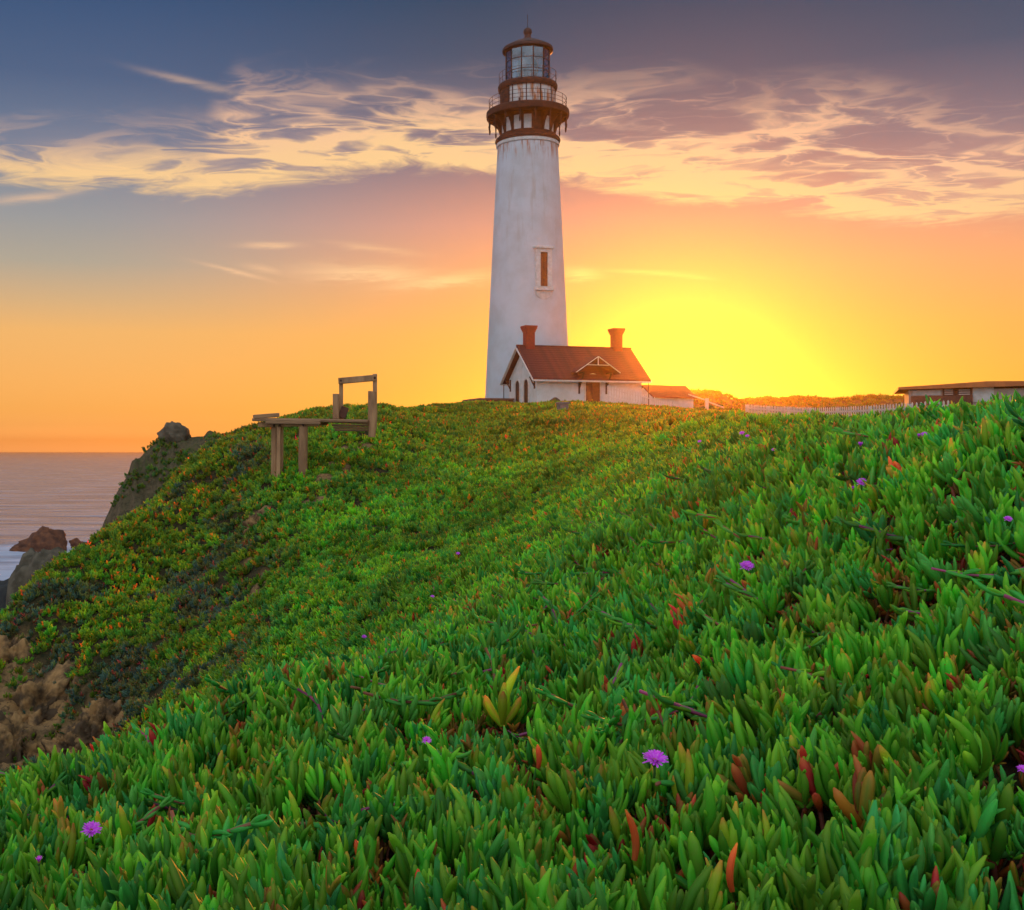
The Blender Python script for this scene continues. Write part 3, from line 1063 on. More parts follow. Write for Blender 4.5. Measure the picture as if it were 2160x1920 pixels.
def pick_family(n, dry, x, y):
    clump = fbm(x / .35, y / .35, 211, 2)
    r = RNG.random(n)
    fam = np.full(n, 0)
    fam[r < .33 + .25 * clump] = 1                       # deep
    lime = RNG.random(n) < .15 + .35 * np.clip(fbm(x / .7, y / .7, 223, 2), -.5, 1)
    fam[lime] = 2
    oliv = RNG.random(n) < .02 + .35 * dry + .05 * np.clip(clump, 0, 1)
    fam[oliv] = 3
    red = RNG.random(n) < .005 + .02 * dry + .02 * np.clip(fbm(x / .5, y / .5, 229, 2), 0, 1)
    fam[red] = 4
    names = ['green', 'deep', 'lime', 'olive', 'red']
    idx = np.zeros(n, int)
    for k, nm in enumerate(names):
        s = fam == k
        idx[s] = RNG.choice(FAMIDX[nm], s.sum())
    return idx, fam


# near carpet of single shoots
u, l = sample(lambda d: 480 * np.minimum(1, (2.6 / d) ** .95), 1.45, 15)
d = np.exp(l)
keep = visible(u, l, .07)
u, l, d = u[keep], l[keep], d[keep]
x, y = u * d, d
z = bil(ZZ, u, l)
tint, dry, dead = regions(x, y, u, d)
gap = fbm(x / .28, y / .28, 307, 3) < -.56             # holes where dark stems show
keep = ~gap & (bareness(x, y) < .4)
u, l, d, x, y, z, tint, dry, dead = (a[keep] for a in (u, l, d, x, y, z, tint, dry, dead))
rot = orient(u, l, .5, .27)
size = RNG.uniform(.62, 1.22, len(u)) * np.clip((d / 4.5) ** .22, .90, 1.35)
zoff = .055 + .035 * fbm(x / .22, y / .22, 401, 2) + .01 * RNG.normal(size=len(u))
pick, fam = pick_family(len(u), dry, x, y)
runner = (RNG.random(len(u)) < .035) & (d > 2.6)
pick[runner] = RUN0 + RNG.integers(0, NRUN, runner.sum())
zoff = zoff + np.where(runner, .035, 0)
pos = np.stack([x, y, z + zoff], 1)
# the ones that show largest become single plants
px = CX + F * x / y
for q, w in [(hit(a[0], a[1], .165), a[2] / 2 + 14) for a in FLOWERS] + [(hit(a[0], a[1], .11), 22) for a in WITHERED] + [(BIG, 75)]:
    cover = (np.abs(px - (CX + F * q.x / q.y)) < w * (q.y / y) ** .5) & (y > q.y - .55) & (y < q.y + .04)
    size[cover] *= np.where(y[cover] > q.y - .3, .5, .72)
py = CY - F * (pos[:, 2] + .05 - CAMZ) / y
infr = (px > -10) & (px < 2170) & (py < 1930) & (py > 0)
order = np.argsort(np.where(infr & ~runner, d, 1e9))[:300]
single = np.zeros(len(u), bool)
single[order] = True
SINGLES = list(zip(pos[single], rot[single], size[single], pick[single], tint[single], fam[single]))
near = (pos[~single], rot[~single], size[~single], pick[~single], tint[~single])
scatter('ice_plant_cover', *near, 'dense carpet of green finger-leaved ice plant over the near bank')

# withered leaves lying under the carpet
u, l = sample(lambda d: 130 * np.minimum(1, (2.6 / d) ** .6), 1.45, 9)
d = np.exp(l)
x, y = u * d, d
n = len(u)
rot = orient(u, l, .5, .9)
scatter('withered_litter', np.stack([x, y, bil(ZZ, u, l) + .02], 1), rot, RNG.uniform(.5, .9, n), RNG.choice(FAMIDX['red'] + FAMIDX['olive'][:1], n), np.tile(np.array((.75, .55, .6)), (n, 1)), 'withered red brown leaves under the green carpet')

# middle and far bank: mounds
u, l = sample(lambda d: 62 * np.minimum(1, (13 / d) ** .8), 9, 118, -.60, .70)
d = np.exp(l)
keep = visible(u, l, .03)
u, l, d = u[keep], l[keep], d[keep]
x, y = u * d, d
z = bil(ZZ, u, l)
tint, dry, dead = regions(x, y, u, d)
bare = bareness(x, y)
gap = fbm(x / .8, y / .8, 317, 3) < -.85
slope = np.hypot(bil(GZu, u, l), bil(GZy, u, l))
keep = (bare < .30 + .9 * RNG.random(len(u)) ** 2) & ~gap & (z > 1.2)
u, l, d, x, y, z, tint, dry, dead = (a[keep] for a in (u, l, d, x, y, z, tint, dry, dead))
rot = orient(u, l, .7, .22)
size = RNG.uniform(.75, 1.35, len(u)) * np.clip((d / 16) ** .28, .9, 1.5)
n = len(u)
pick = NSH + RNG.integers(0, NCL, n)
redm = RNG.random(n) < .006 + .012 * dry
pick[redm] = RNG.choice(FAMIDX['olive'] + FAMIDX['red'], redm.sum())
px = CX + F * x / y
for q, w in [(hit(a[0], a[1], .165), a[2] / 2 + 6) for a in FLOWERS]:
    cover = (np.abs(px - (CX + F * q.x / q.y)) < w) & (y > q.y - 1.6) & (y < q.y + .05)
    size[cover] *= .45
pos = np.stack([x, y, z + .02 + .03 * RNG.normal(size=n)], 1)
scatter('ice_plant_bank', pos, rot, size, pick, tint, 'ice plant covering the gully and the slope up to the lighthouse')
print('PLANTS near', len(near[0]), 'far', n)

# thin growth on the headland and dark scrub on the far hill
nh = 7000
ii, jj = RNG.integers(0, HX.shape[0], nh), RNG.integers(0, HX.shape[1], nh)
gx = np.gradient(HZ, axis=1)[ii, jj] / (hx[1] - hx[0])
ok = (np.abs(gx) < 2.0) & (fbm(HX[ii, jj] / 1.5, HZ[ii, jj] / 1.5, 88, 3) > .05) & (HY[ii, jj] < HD + 1.5) & (HZ[ii, jj] > 6)
ii, jj = ii[ok], jj[ok]
n = len(ii)
pos = np.stack([HX[ii, jj], HY[ii, jj], HZ[ii, jj]], 1)
rot = orient(np.full(n, .2), np.full(n, 2.0), .3, .5)
scatter('headland_growth', pos, rot, RNG.uniform(1.2, 2.2, n), NSH + RNG.integers(0, NCL, n), np.tile(np.array((1.1, .55, .8)), (n, 1)), 'sparse olive growth clinging to the rocky headland')
nh = 9000
ii, jj = RNG.integers(12, 40, nh), RNG.integers(0, FX.shape[1], nh)
pos = np.stack([FX[ii, jj] + RNG.uniform(-.5, .5, nh), FY[ii, jj] + RNG.uniform(-1, 1, nh), FZ[ii, jj] + .1], 1)
rot = orient(np.full(nh, .2), np.full(nh, 2.0), .3, .5)
scatter('hill_scrub', pos, rot, RNG.uniform(2, 5, nh), NSH + RNG.integers(0, NCL, nh), np.tile(np.array((1.0, .5, .6)), (nh, 1)), 'low dark scrub along the distant ridge in the sunset glow')

# single plants of the foreground
FAMLAB = [('plain green finger-leaved ice plant shoot in the near carpet', 'plain green ice plant shoots'),
          ('blue-green ice plant shoot with pale leaf edges in the near carpet', 'blue-green ice plant shoots'),
          ('yellow-green ice plant shoot with orange leaf tips in the near carpet', 'yellow-green ice plant shoots'),
          ('olive ice plant shoot with orange edged leaves in the near carpet', 'olive ice plant shoots'),
          ('red ice plant shoot with withering leaves in the near carpet', 'red ice plant shoots')]


def place_shoot(pos, rot, size, layout, label, group, tint, cat='ice plant'):
    o = thing('ice_plant', label, cat, group=group)
    M = Matrix([list(rot[i]) + [pos[i]] for i in range(3)] + [[0, 0, 0, 1]]) @ Matrix.Scale(size, 4)
    o.matrix_world = M
    s = link('stem', STEMMESH, o)
    s['tint'] = (1.0, 1.0, 1.0)
    for li, m in layout:
        q = link('leaf', LEAFMESH[li], o, m)
        q['tint'] = tuple(float(a) for a in tint)
    return o


for (p, r, s, k, t, fm) in SINGLES:
    place_shoot(p, r, float(s), LAY[k][1], *FAMLAB[fm], t)

# the large pale shoot that stands above the carpet
p = BIG
lay = []
for (a, tilt, size, li) in ((0, 42, 1.5, 12), (180, 40, 1.55, 12), (90, 22, 1.55, 10), (270, 20, 1.6, 10), (20, 12, 1.9, 10), (200, 8, 2.0, 11), (110, 3, 1.6, 2)):
    lay.append((li, Matrix.Rotation(R(a), 4, 'Z') @ Matrix.Rotation(R(tilt), 4, 'Y') @ Matrix.Scale(size, 4)))
place_shoot((p.x, p.y, p.z), np.eye(3), .95, lay, 'tall pale green ice plant shoot with orange outer leaves, largest of the carpet', None, (1.25, 1.15, 1.0))

# withered red leaves that stick out of the carpet
for (px_, py_, a, tilt, size, li, lab) in WITHERED:
    p = hit(px_, py_, .11)
    size *= .8
    o = link('withered_leaf', LEAFMESH[li])
    o.matrix_world = Matrix.Translation(p) @ Matrix.Rotation(R(a), 4, 'Z') @ Matrix.Rotation(R(tilt), 4, 'Y') @ Matrix.Scale(size, 4)
    o['tint'] = (1.15, 1.0, 1.0)
    tag(o, lab, 'leaf')

# ------------------------------------------------------------------ pink flowers
def petal_material():
    m = bpy.data.materials.new('flower_petal')
    m.use_nodes = True
    t = m.node_tree
    p = t.nodes['Principled BSDF']
    g = node(t, 'ShaderNodeNewGeometry')
    n = noise(t, g.outputs['Position'], 160.0, 2, .5)
    c = mix(t, n.smooth(.35, .7), (.88, .06, 1.0), (.95, .22, 1.0))
    t.links.new(c, p.inputs['Base Color'])
    put(t, p, 'Roughness', .6)
    tr = node(t, 'ShaderNodeBsdfTranslucent')
    t.links.new(c, tr.inputs['Color'])
    mx = node(t, 'ShaderNodeMixShader')
    mx.inputs[0].default_value = .22
    t.links.new(p.outputs[0], mx.inputs[1])
    t.links.new(tr.outputs[0], mx.inputs[2])
    t.links.new(mx.outputs[0], t.nodes['Material Output'].inputs[0])
    return m


M_PETAL = petal_material()
M_STAMEN = mat('flower_stamen', (.75, .42, .05), (.6, .25, .04), 90)
M_CALYX = mat('flower_calyx', (.07, .2, .03), (.05, .14, .03), 60)


def flower_meshes(rnd, n=40, open_=1.0):
    mb = MB()
    for k in range(n):
        a = 2 * math.pi * k / n + rnd.uniform(-.06, .06)
        lay = k % 2
        L = rnd.uniform(.88, 1.05) * (1.0 - .14 * lay)
        lift = R(rnd.uniform(8, 26) + 20 * lay) if open_ > .8 else R(rnd.uniform(55, 74))
        w = .085
        pts = []
        for q, ww in ((.16, .35), (.45, .9), (.78, 1.0), (.95, .75), (1.0, .2)):
            r = q * L
            zz = math.sin(lift) * r + .10 * math.sin(q * 3.1)
            rr = math.cos(lift) * r
            for sgn in (-1, 1):
                pts.append((rr * math.cos(a) - sgn * ww * w * math.sin(a), rr * math.sin(a) + sgn * ww * w * math.cos(a), zz + .02 * (sgn == 1)))
        mb.add(pts, [(2 * i, 2 * i + 1, 2 * i + 3, 2 * i + 2) for i in range(4)])
    pet = mb.mesh('petals', M_PETAL)
    cb = MB()
    for k in range(30):
        a, r = rnd.uniform(0, 6.283), rnd.uniform(.02, .24)
        cb.tube([(r * .8 * math.cos(a), r * .8 * math.sin(a), 0), (r * math.cos(a), r * math.sin(a), rnd.uniform(.16, .26))], .018, 4)
    cen = cb.mesh('stamens', M_STAMEN)
    kb = MB().lathe([(.0, -.42), (.12, -.38), (.24, -.16), (.26, .0), (.18, .07), (0, .09)], 10)
    cal = kb.mesh('calyx', M_CALYX, True)
    st = MB().tube([(0, 0, -.4), (.05, .02, -1.0), (.0, .05, -1.7)], .09, 6).mesh('stalk', M_CALYX, True)
    return pet, cen, cal, st


FLO = flower_meshes(random.Random(3))
FLC = flower_meshes(random.Random(8), 26, .3)
for (px_, py_, wpx, closed, yaw, tl, lab) in FLOWERS:
    p = hit(px_, py_, .165)
    rad = max(wpx, 10) / 2 / F * p.y * (1.0 if not closed else 1.25)
    o = thing('flower', lab, 'flower')
    toward = Vector((-p.x * .15, -1, 0)).normalized()
    axis = toward.cross(Vector((0, 0, 1)))
    o.matrix_world = Matrix.Translation(p + Vector((0, 0, .012))) @ Matrix.Rotation(-R(tl) * .55, 4, axis) @ Matrix.Rotation(R(yaw), 4, 'Z') @ Matrix.Scale(rad, 4)
    for nm, me in zip(('petals', 'stamens', 'calyx', 'stalk'), FLC if closed else FLO):
        link(nm, me, o)

# ------------------------------------------------------------------ lighthouse
TD = 108.0
PX = TD / F                                            # metres per photo pixel at the tower
TB = Vector(((1113 - CX) * PX, TD, CAMZ + (CY - 862) * PX))


def th(py):                                            # photo row on the tower -> height above its base
    return (862 - py) * PX


def tower_paint():
    m = bpy.data.materials.new('white_tower_paint')
    m.use_nodes = True
    t = m.node_tree
    p = t.nodes['Principled BSDF']
    put(t, p, 'Roughness', .65)
    put(t, p, 'Specular IOR Level', .25)
    tc = node(t, 'ShaderNodeTexCoord')
    sp = node(t, 'ShaderNodeSeparateXYZ')
    t.links.new(tc.outputs['Object'], sp.inputs[0])
    x, y, z = (E(t, sp.outputs[i]) for i in range(3))
    ang = y.op('ARCTAN2', x)
    streak = noise(t, combine(t, ang * 5.5, z * .22, 0.0), 1.0, 6, .62)
    blot = noise(t, tc.outputs['Object'], .45, 6, .6)
    c = mix(t, blot.smooth(.35, .7), (.63, .70, .75), (.54, .59, .61))
    grime = streak.smooth(.5, .75) * z.smooth(8.0, 24.0)
    c = mix(t, grime * .5, c, (.38, .31, .21))
    # rust runs down from the iron gallery
    rust = noise(t, combine(t, ang * 9.0, z * .35, 4.0), 1.0, 6, .65).smooth(.46, .62) * z.smooth(th(360), th(312))
    c = mix(t, rust * .9, c, (.38, .13, .03))
    put(t, p, 'Base Color', c)
    b = node(t, 'ShaderNodeBump')
    b.inputs['Strength'].default_value = .25
    b.inputs['Distance'].default_value = .03
    t.links.new(noise(t, tc.outputs['Object'], 5.0, 5, .6).s, b.inputs['Height'])
    t.links.new(b.outputs[0], p.inputs['Normal'])
    return m


M_TOWER = tower_paint()
M_IRON = mat('rusty_brown_iron', (.034, .014, .011), (.080, .028, .017), 2.2, .7, .3, 9)
M_ROOFIRON = mat('dark_roof_iron', (.035, .022, .020), (.06, .032, .025), 2.0, .55)
M_WHITE = mat('old_white_paint', (.74, .74, .72), (.62, .60, .55), 3.0, .6)
M_RUSTWHITE = mat('rust_streaked_white_plate', (.66, .66, .63), (.46, .17, .06), 1.0, .6, stretch=(1.8, 1.8, .45), lo=.46, hi=.62)
M_SHUTTER = mat('red_brown_shutter', (.15, .05, .025), (.10, .036, .02), 5, .7)
M_BRASS = mat('lens_brass', (.55, .26, .08), (.4, .18, .06), 4, .35, metal=.8)
M_PRISM = mat('lens_prism_glass', (.30, .17, .10), (.16, .12, .11), 1.6, .12, spec=.8, stretch=(3, 3, .5))


def glass_material():
    m = bpy.data.materials.new('lantern_glass')
    m.use_nodes = True
    t = m.node_tree
    t.nodes.clear()
    out = node(t, 'ShaderNodeOutputMaterial')
    tr = node(t, 'ShaderNodeBsdfTransparent')
    tr.inputs[0].default_value = (.62, .78, .84, 1)
    gl = node(t, 'ShaderNodeBsdfGlossy')
    gl.inputs[0].default_value = (.75, .9, .95, 1)
    gl.inputs['Roughness'].default_value = .08
    tc = node(t, 'ShaderNodeTexCoord')
    n = noise(t, tc.outputs['Object'], 1.2, 3, .5)
    mx = node(t, 'ShaderNodeMixShader')
    put(t, mx, 0, n * .25 + .02)
    t.links.new(tr.outputs[0], mx.inputs[1])
    t.links.new(gl.outputs[0], mx.inputs[2])
    t.links.new(mx.outputs[0], out.inputs[0])
    return m


M_GLASS = glass_material()
LH = thing('lighthouse', 'tall white conical lighthouse with rusty brown galleries and glazed lantern', 'lighthouse', TB)
prof = []
for py in (900, 862, 800, 735, 650, 560, 480, 400, 340, 312):
    prof.append(((63 + .0495 * (py - 305)) * PX, th(py)))
MB().lathe(prof + [(.0, th(312))], 96).build('tower_wall', M_TOWER, LH, 'auto')
MB().lathe([(62 * PX, th(312)), (65.5 * PX, th(311)), (66.5 * PX, th(308)), (65 * PX, th(304)), (63 * PX, th(303))], 96).build('neck_band', M_WHITE, LH, 'auto')
MB().lathe([(62 * PX, th(304)), (67 * PX, th(303.5)), (68.5 * PX, th(299)), (67 * PX, th(295)), (64 * PX, th(293)), (60 * PX, th(288)), (50 * PX, th(288))], 96).build('moulding', M_IRON, LH, 'auto')
# watch room with 16 bays
MB().lathe([(54 * PX, th(290)), (54 * PX, th(240))], 64).build('watch_room_wall', M_IRON, LH, 'auto')
NB = 16
DOORBAY = None
for k in range(NB):
    a = -math.pi / 2 + (k + .5) * 2 * math.pi / NB + R(4)
    M = Matrix.Rotation(a, 4, 'Z')
    half = math.pi / NB * .74
    rel = (math.degrees(a) + 90) % 360
    dark = 10 < rel < 30
    MB().lathe([(55.2 * PX, th(285)), (55.2 * PX, th(256))], 6, None, a - half, a + half).build('wall_panel', M_IRON if dark else M_WHITE, LH, True)
for k in range(NB):
    a = -math.pi / 2 + k * 2 * math.pi / NB + R(4)
    M = Matrix.Rotation(a, 4, 'Z')
    c = MB()
    c.box(54 * PX, 58 * PX, -2.4 * PX, 2.4 * PX, th(289), th(246), M)
    c.build('column', M_IRON, LH)
    # curved bracket carrying the gallery, with a drop at its outer end
    b = MB()
    poly = [(57, 288), (60, 280), (63, 270), (69, 262), (78, 256), (84, 254), (84, 247), (57, 247)]
    b.prism([(r * PX, th(q)) for r, q in poly], -1.6 * PX, 1.6 * PX, M)
    b.lathe([(0, th(279)), (1.6 * PX, th(276)), (2.2 * PX, th(270)), (1.2 * PX, th(266)), (2.0 * PX, th(255)), (0, th(254))], 6, M @ Matrix.Translation((81.5 * PX, 0, 0)))
    b.build('bracket', M_IRON, LH)
MB().lathe([(54 * PX, th(248)), (80 * PX, th(252)), (86 * PX, th(250)), (87 * PX, th(244)), (86.5 * PX, th(238)), (84 * PX, th(236)), (50 * PX, th(236))], 96).build('main_gallery', M_IRON, LH, 'auto')


def railing(r, z0, h, n, rails, w=.02):
    for k in range(n):
        a = 2 * math.pi * k / n
        MB().tube([(r * math.cos(a), r * math.sin(a), z0), (r * math.cos(a), r * math.sin(a), z0 + h)], w, 5).build('railing_post', M_IRON, LH)
    for q in rails:
        MB().tube([(r * math.cos(2 * math.pi * k / 64), r * math.sin(2 * math.pi * k / 64), z0 + h * q) for k in range(65)], w, 5).build('rail', M_IRON, LH, True)


railing(81 * PX, th(236), 24 * PX, 20, (1.0, .66, .33), .022)
# service room
MB().lathe([(57 * PX, th(237)), (57 * PX, th(189))], 72).build('service_room_wall', M_RUSTWHITE, LH, 'auto')
for k in range(12):
    a = R(-90 - 40) + k * 2 * math.pi / 12
    M = Matrix.Rotation(a, 4, 'Z')
    MB().box(57 * PX, 58.2 * PX, -1.0 * PX, 1.0 * PX, th(236), th(190), M).build('wall_strip', M_IRON, LH)
MB().lathe([(58.6 * PX, th(235)), (58.6 * PX, th(191))], 8, None, R(-90 - 84), R(-90 - 47)).build('iron_door', M_IRON, LH, True)
MB().box(57.2 * PX, 58.6 * PX, -2 * PX, 2 * PX, th(234), th(222), Matrix.Rotation(R(-90 - 24), 4, 'Z')).build('vent', M_ROOFIRON, LH)
MB().lathe([(57 * PX, th(193)), (60 * PX, th(194)), (62 * PX, th(190)), (62.5 * PX, th(184)), (61 * PX, th(181)), (44 * PX, th(180))], 96).build('lantern_gallery', M_IRON, LH, 'auto')
railing(60 * PX, th(181), 24 * PX, 16, (1.0, .5), .018)
# lantern: twelve sides, three rows of panes
NS, RL = 12, 46.5 * PX
zs = [th(179), th(157), th(134), th(112)]
pane = bpy.data.meshes.new('pane')
hw = RL * math.sin(math.pi / NS) - .05
rin = RL * math.cos(math.pi / NS)
for k in range(NS):
    a = -math.pi / 2 + (k + .5) * 2 * math.pi / NS + R(7)
    M = Matrix.Rotation(a, 4, 'Z')
    for j in range(3):
        MB().box(rin - .012, rin + .012, -hw, hw, zs[j] + .03, zs[j + 1] - .03, M).build('pane', M_GLASS, LH)
    a2 = a + math.pi / NS
    M2 = Matrix.Rotation(a2, 4, 'Z')
    MB().box(RL - .06, RL + .05, -.045, .045, zs[0], zs[3], M2).build('mullion', M_IRON, LH)
for j, q in enumerate(zs):
    MB().lathe([(rin - .05, q - .035), (RL + .01, q - .035), (RL + .01, q + .035), (rin - .05, q + .035), (rin - .05, q - .035)], NS, Matrix.Rotation(R(7), 4, 'Z')).build('glazing_bar', M_IRON, LH)
MB().lathe([(0, zs[0] + .01), (RL - .1, zs[0] + .01)], 24).build('lantern_floor', M_ROOFIRON, LH)
# lens
lp = [(.35, th(176)), (.62, th(172)), (.62, th(168)), (.78, th(166)), (.95, th(158)), (1.02, th(147)), (.95, th(136)), (.75, th(127)), (.45, th(119)), (.2, th(116)), (0, th(116))]
MB().lathe(lp, 24).build('lens', M_PRISM, LH)
for k in range(8):
    a = 2 * math.pi * k / 8 + .2
    MB().tube([((r + .03) * math.cos(a), (r + .03) * math.sin(a), z) for r, z in lp[3:9]], .035, 5).build('lens_rib', M_BRASS, LH)
MB().lathe([(.3, th(179.5)), (.3, th(176))], 16).build('lens_pedestal', M_BRASS, LH)
# roof, ball and rod
MB().lathe([(40 * PX, th(111)), (50 * PX, th(111.5)), (53 * PX, th(110)), (53.5 * PX, th(106)), (52 * PX, th(103)), (44 * PX, th(98.5)), (32 * PX, th(92)), (18 * PX, th(86)), (10 * PX, th(82.5)), (7.5 * PX, th(80)), (6.5 * PX, th(75)), (6.5 * PX, th(73))], 64).build('roof', M_ROOFIRON, LH, 'auto')
MB().lathe([(6.4 * PX, th(74)), (8.6 * PX, th(71)), (9 * PX, th(67)), (8 * PX, th(63)), (5 * PX, th(60)), (1.5 * PX, th(58.6)), (0, th(58.5))], 24).build('vent_ball', M_ROOFIRON, LH, True)
MB().tube([(0, 0, th(60)), (0, 0, th(31))], .03, 5).build('lightning_rod', M_ROOFIRON, LH)
# tower window facing the same way as the cottage front
WA = math.atan2(-math.cos(R(17)), math.sin(R(17)))
M = Matrix.Rotation(WA, 4, 'Z')


def rt(py):
    return (63 + .0495 * (py - 305)) * PX


def W(r, yy, py):
    return (r, yy, th(py))


wn = MB()
for (y0, y1, p0, p1, pr) in ((-.80, -.36, 615, 545, .32), (.36, .80, 615, 545, .32), (-.80, .80, 545, 538, .32), (-.95, .95, 538, 533, .48), (-.92, .92, 624, 616, .34)):
    r0 = rt((p0 + p1) / 2) - .35
    wn.box(r0, rt(p1) + pr, y0, y1, th(p0), th(p1), M)
wn.build('window_frame', M_WHITE, LH, bevel=.02)
MB().box(rt(545) - .45, rt(615) + .03, -.36, .36, th(614.5), th(545.5), M).build('window_shutter', M_SHUTTER, LH)
MB().box(rt(615) - .2, rt(615) + .06, -.025, .025, th(614.5), th(545.5), M).build('window_bar', M_IRON, LH)
ap = MB()
for k in range(9):
    w = .86 * math.cos(math.pi / 2 * (k / 9) ** 1.6)
    ap.box(rt(640) - .5, rt(624 + 2 * k) + .10 - .008 * k, -w, w, th(626 + 2 * k), th(624 + 2 * k), M)
ap.build('window_apron', M_WHITE, LH)

# brick terrace at the foot of the tower
M_BRICK = mat('red_brick', (.30, .105, .06), (.20, .07, .045), 7, .85, .4, 30)
tp = P(1040, 848, 101)
TR = thing('brick_terrace', 'low red brick terrace at the left foot of the lighthouse', 'terrace', (tp.x, tp.y, tp.z - .7), R(16))
MB().box(-1.5, 1.6, -.8, 3.5, 0, .86).build('terrace_wall', M_BRICK, TR)
MB().box(-1.58, 1.68, -.88, 3.58, .86, 1.0).build('coping', mat('terrace_coping', (.36, .17, .11), (.26, .12, .08), 5), TR)

# ------------------------------------------------------------------ cottage
CTH = R(16)
L2, W2 = 4.95, 3.0
cn = P(1132, 862, 96.3)
ctr = Vector((cn.x, cn.y, 0)) - Matrix.Rotation(CTH, 3, 'Z') @ Vector((-L2, -W2, 0))
CZ = CAMZ + 3.55
HS = thing('cottage', 'white cottage with a red roof, two chimneys and a gabled porch before the tower', 'house', (ctr.x, ctr.y, CZ), CTH)
M_WALL = mat('white_cottage_wall', (.78, .78, .76), (.68, .67, .62), 1.2, .75, .15, 8)
M_RROOF = mat('red_shingle_roof', (.20, .040, .028), (.12, .028, .024), 1.4, .75, .35, 14, stretch=(1, 1, 5))
M_TRIM = mat('white_trim', (.76, .73, .68), (.66, .60, .54), 4, .6)
M_DOOR = mat('red_brown_door', (.13, .045, .022), (.09, .032, .02), 4, .65)
M_CHIM = mat('red_painted_brick', (.45, .06, .03), (.33, .05, .03), 5, .8, .4, 20)
M_BRKT = mat('brown_timber_bracket', (.15, .06, .035), (.10, .04, .03), 6, .7)
EV, RD = 2.72, 5.22
MB().prism([(-W2, -.8), (W2, -.8), (W2, EV), (0, RD - .1), (-W2, EV)], -L2, L2, Matrix.Rotation(R(90), 4, 'Z')).build('wall', M_WALL, HS)
# roof: two slabs with overhang, and courses of shingles
OH, GO = .62, .55
sl = (RD - EV) / W2
ROOF = MB()
tk = .12
for sgn in (-1, 1):
    ye, ze = sgn * (W2 + OH), EV - OH * sl + .10
    ROOF.prism([(0, RD + .10), (ye, ze), (ye, ze + tk * 1.2), (0, RD + .10 + tk * 1.3)] if sgn > 0 else [(0, RD + .10 + tk * 1.3), (ye, ze + tk * 1.2), (ye, ze), (0, RD + .10)], -L2 - GO, L2 + GO, Matrix.Rotation(R(90), 4, 'Z'))
roof = ROOF.build('roof', M_RROOF, HS)
ncourse = 14
cm = MB().box(-L2 - GO, L2 + GO, -.01, .30, 0, .022).mesh('shingle_course', M_RROOF)
for k in range(ncourse):
    q = (k + .5) / ncourse
    yy = -(W2 + OH) * (1 - q)
    zz = (EV - OH * sl + .10 + tk * 1.2) * (1 - q) + (RD + .10 + tk * 1.3) * q
    link('shingle_course', cm, roof, Matrix.Translation((0, yy - .1, zz - .075)) @ Matrix.Rotation(math.atan(sl) - .03, 4, 'X'))
MB().box(-L2 - GO - .02, L2 + GO + .02, -.12, .12, RD + .20, RD + .34).build('ridge_cap', M_RROOF, roof)
# gutters, barge boards
for sgn in (-1, 1):
    MB().box(-L2 - GO + .02, L2 + GO - .02, sgn * (W2 + OH) - .05, sgn * (W2 + OH) + .06, EV - OH * sl - .02, EV - OH * sl + .12).build('fascia', M_TRIM, HS)
for ex in (-L2 - GO - .04, L2 + GO):
    b = MB()
    for sgn in (-1, 1):
        b.bar((ex + .02, 0, RD + .06), (ex + .02, sgn * (W2 + OH), EV - OH * sl + .06), .05, .22, (1, 0, 0))
    b.build('barge_board', M_TRIM, HS)
# chimneys
for (cx_, hh) in ((-4.35, 2.0), (4.1, 2.0)):
    ch = MB()
    ch.box(cx_ - .40, cx_ + .40, -.40, .40, RD - .7, RD + 1.45)
    c = ch.build('chimney', M_CHIM, HS, bevel=.02)
    cp = MB()
    for k, (w, z0, z1) in enumerate(((.44, 1.45, 1.58), (.49, 1.58, 1.71), (.54, 1.71, 1.84), (.57, 1.84, 2.0))):
        cp.box(cx_ - w, cx_ + w, -w, w, RD + z0, RD + z1)
    cp.build('chimney_cap', M_CHIM, c)


def arch(w, h, n=8):
    """Outline of a round-headed opening in (x, z)."""
    pts = [(-w, 0), (w, 0), (w, h - w)]
    pts += [(w * math.cos(math.pi * k / n), h - w + w * math.sin(math.pi * k / n)) for k in range(1, n)]
    return pts + [(-w, h - w)]


def opening(name, w, h, M, panel, parent, bar=True):
    """Arched frame standing proud of the wall with the leaf set back inside it."""
    fr = MB()
    o_, i_ = arch(w + .12, h + .12), arch(w, h)
    n = len(o_)
    v = [(x, -.09, z - .0) for x, z in o_] + [(x, -.09, z) for x, z in i_] + [(x, .05, z) for x, z in o_] + [(x, .05, z) for x, z in i_]
    f = []
    for k in range(n):
        k2 = (k + 1) % n
        f += [(k, k2, n + k2, n + k), (2 * n + k2, 2 * n + k, 3 * n + k, 3 * n + k2), (k2, k, 2 * n + k, 2 * n + k2), (n + k, n + k2, 3 * n + k2, 3 * n + k)]
    fr.add(v, f, M)
    w_ = fr.build(name, M_TRIM, parent)
    MB().prism([(x * .995, z) for x, z in arch(w - .004, h - .004)], -.03, .02, M).build('panel', panel, w_)
    if bar:
        MB().box(-.025, .025, -.055, -.032, .02, h - .05, M).build('bar', M_BRKT, w_)
    return w_


Mg = Matrix.Rotation(R(-90), 4, 'Z')
for yy in (-1.15, .75):
    opening('window', .46, 2.15, Matrix.Translation((-L2 - .005, -yy - .15, .35)) @ Mg, M_DOOR, HS)
MB().prism([(-.22, 0), (.22, 0), (0, .42)], -.04, .0, Matrix.Translation((-L2, 0, 3.6)) @ Mg).build('gable_vent', M_TRIM, HS)
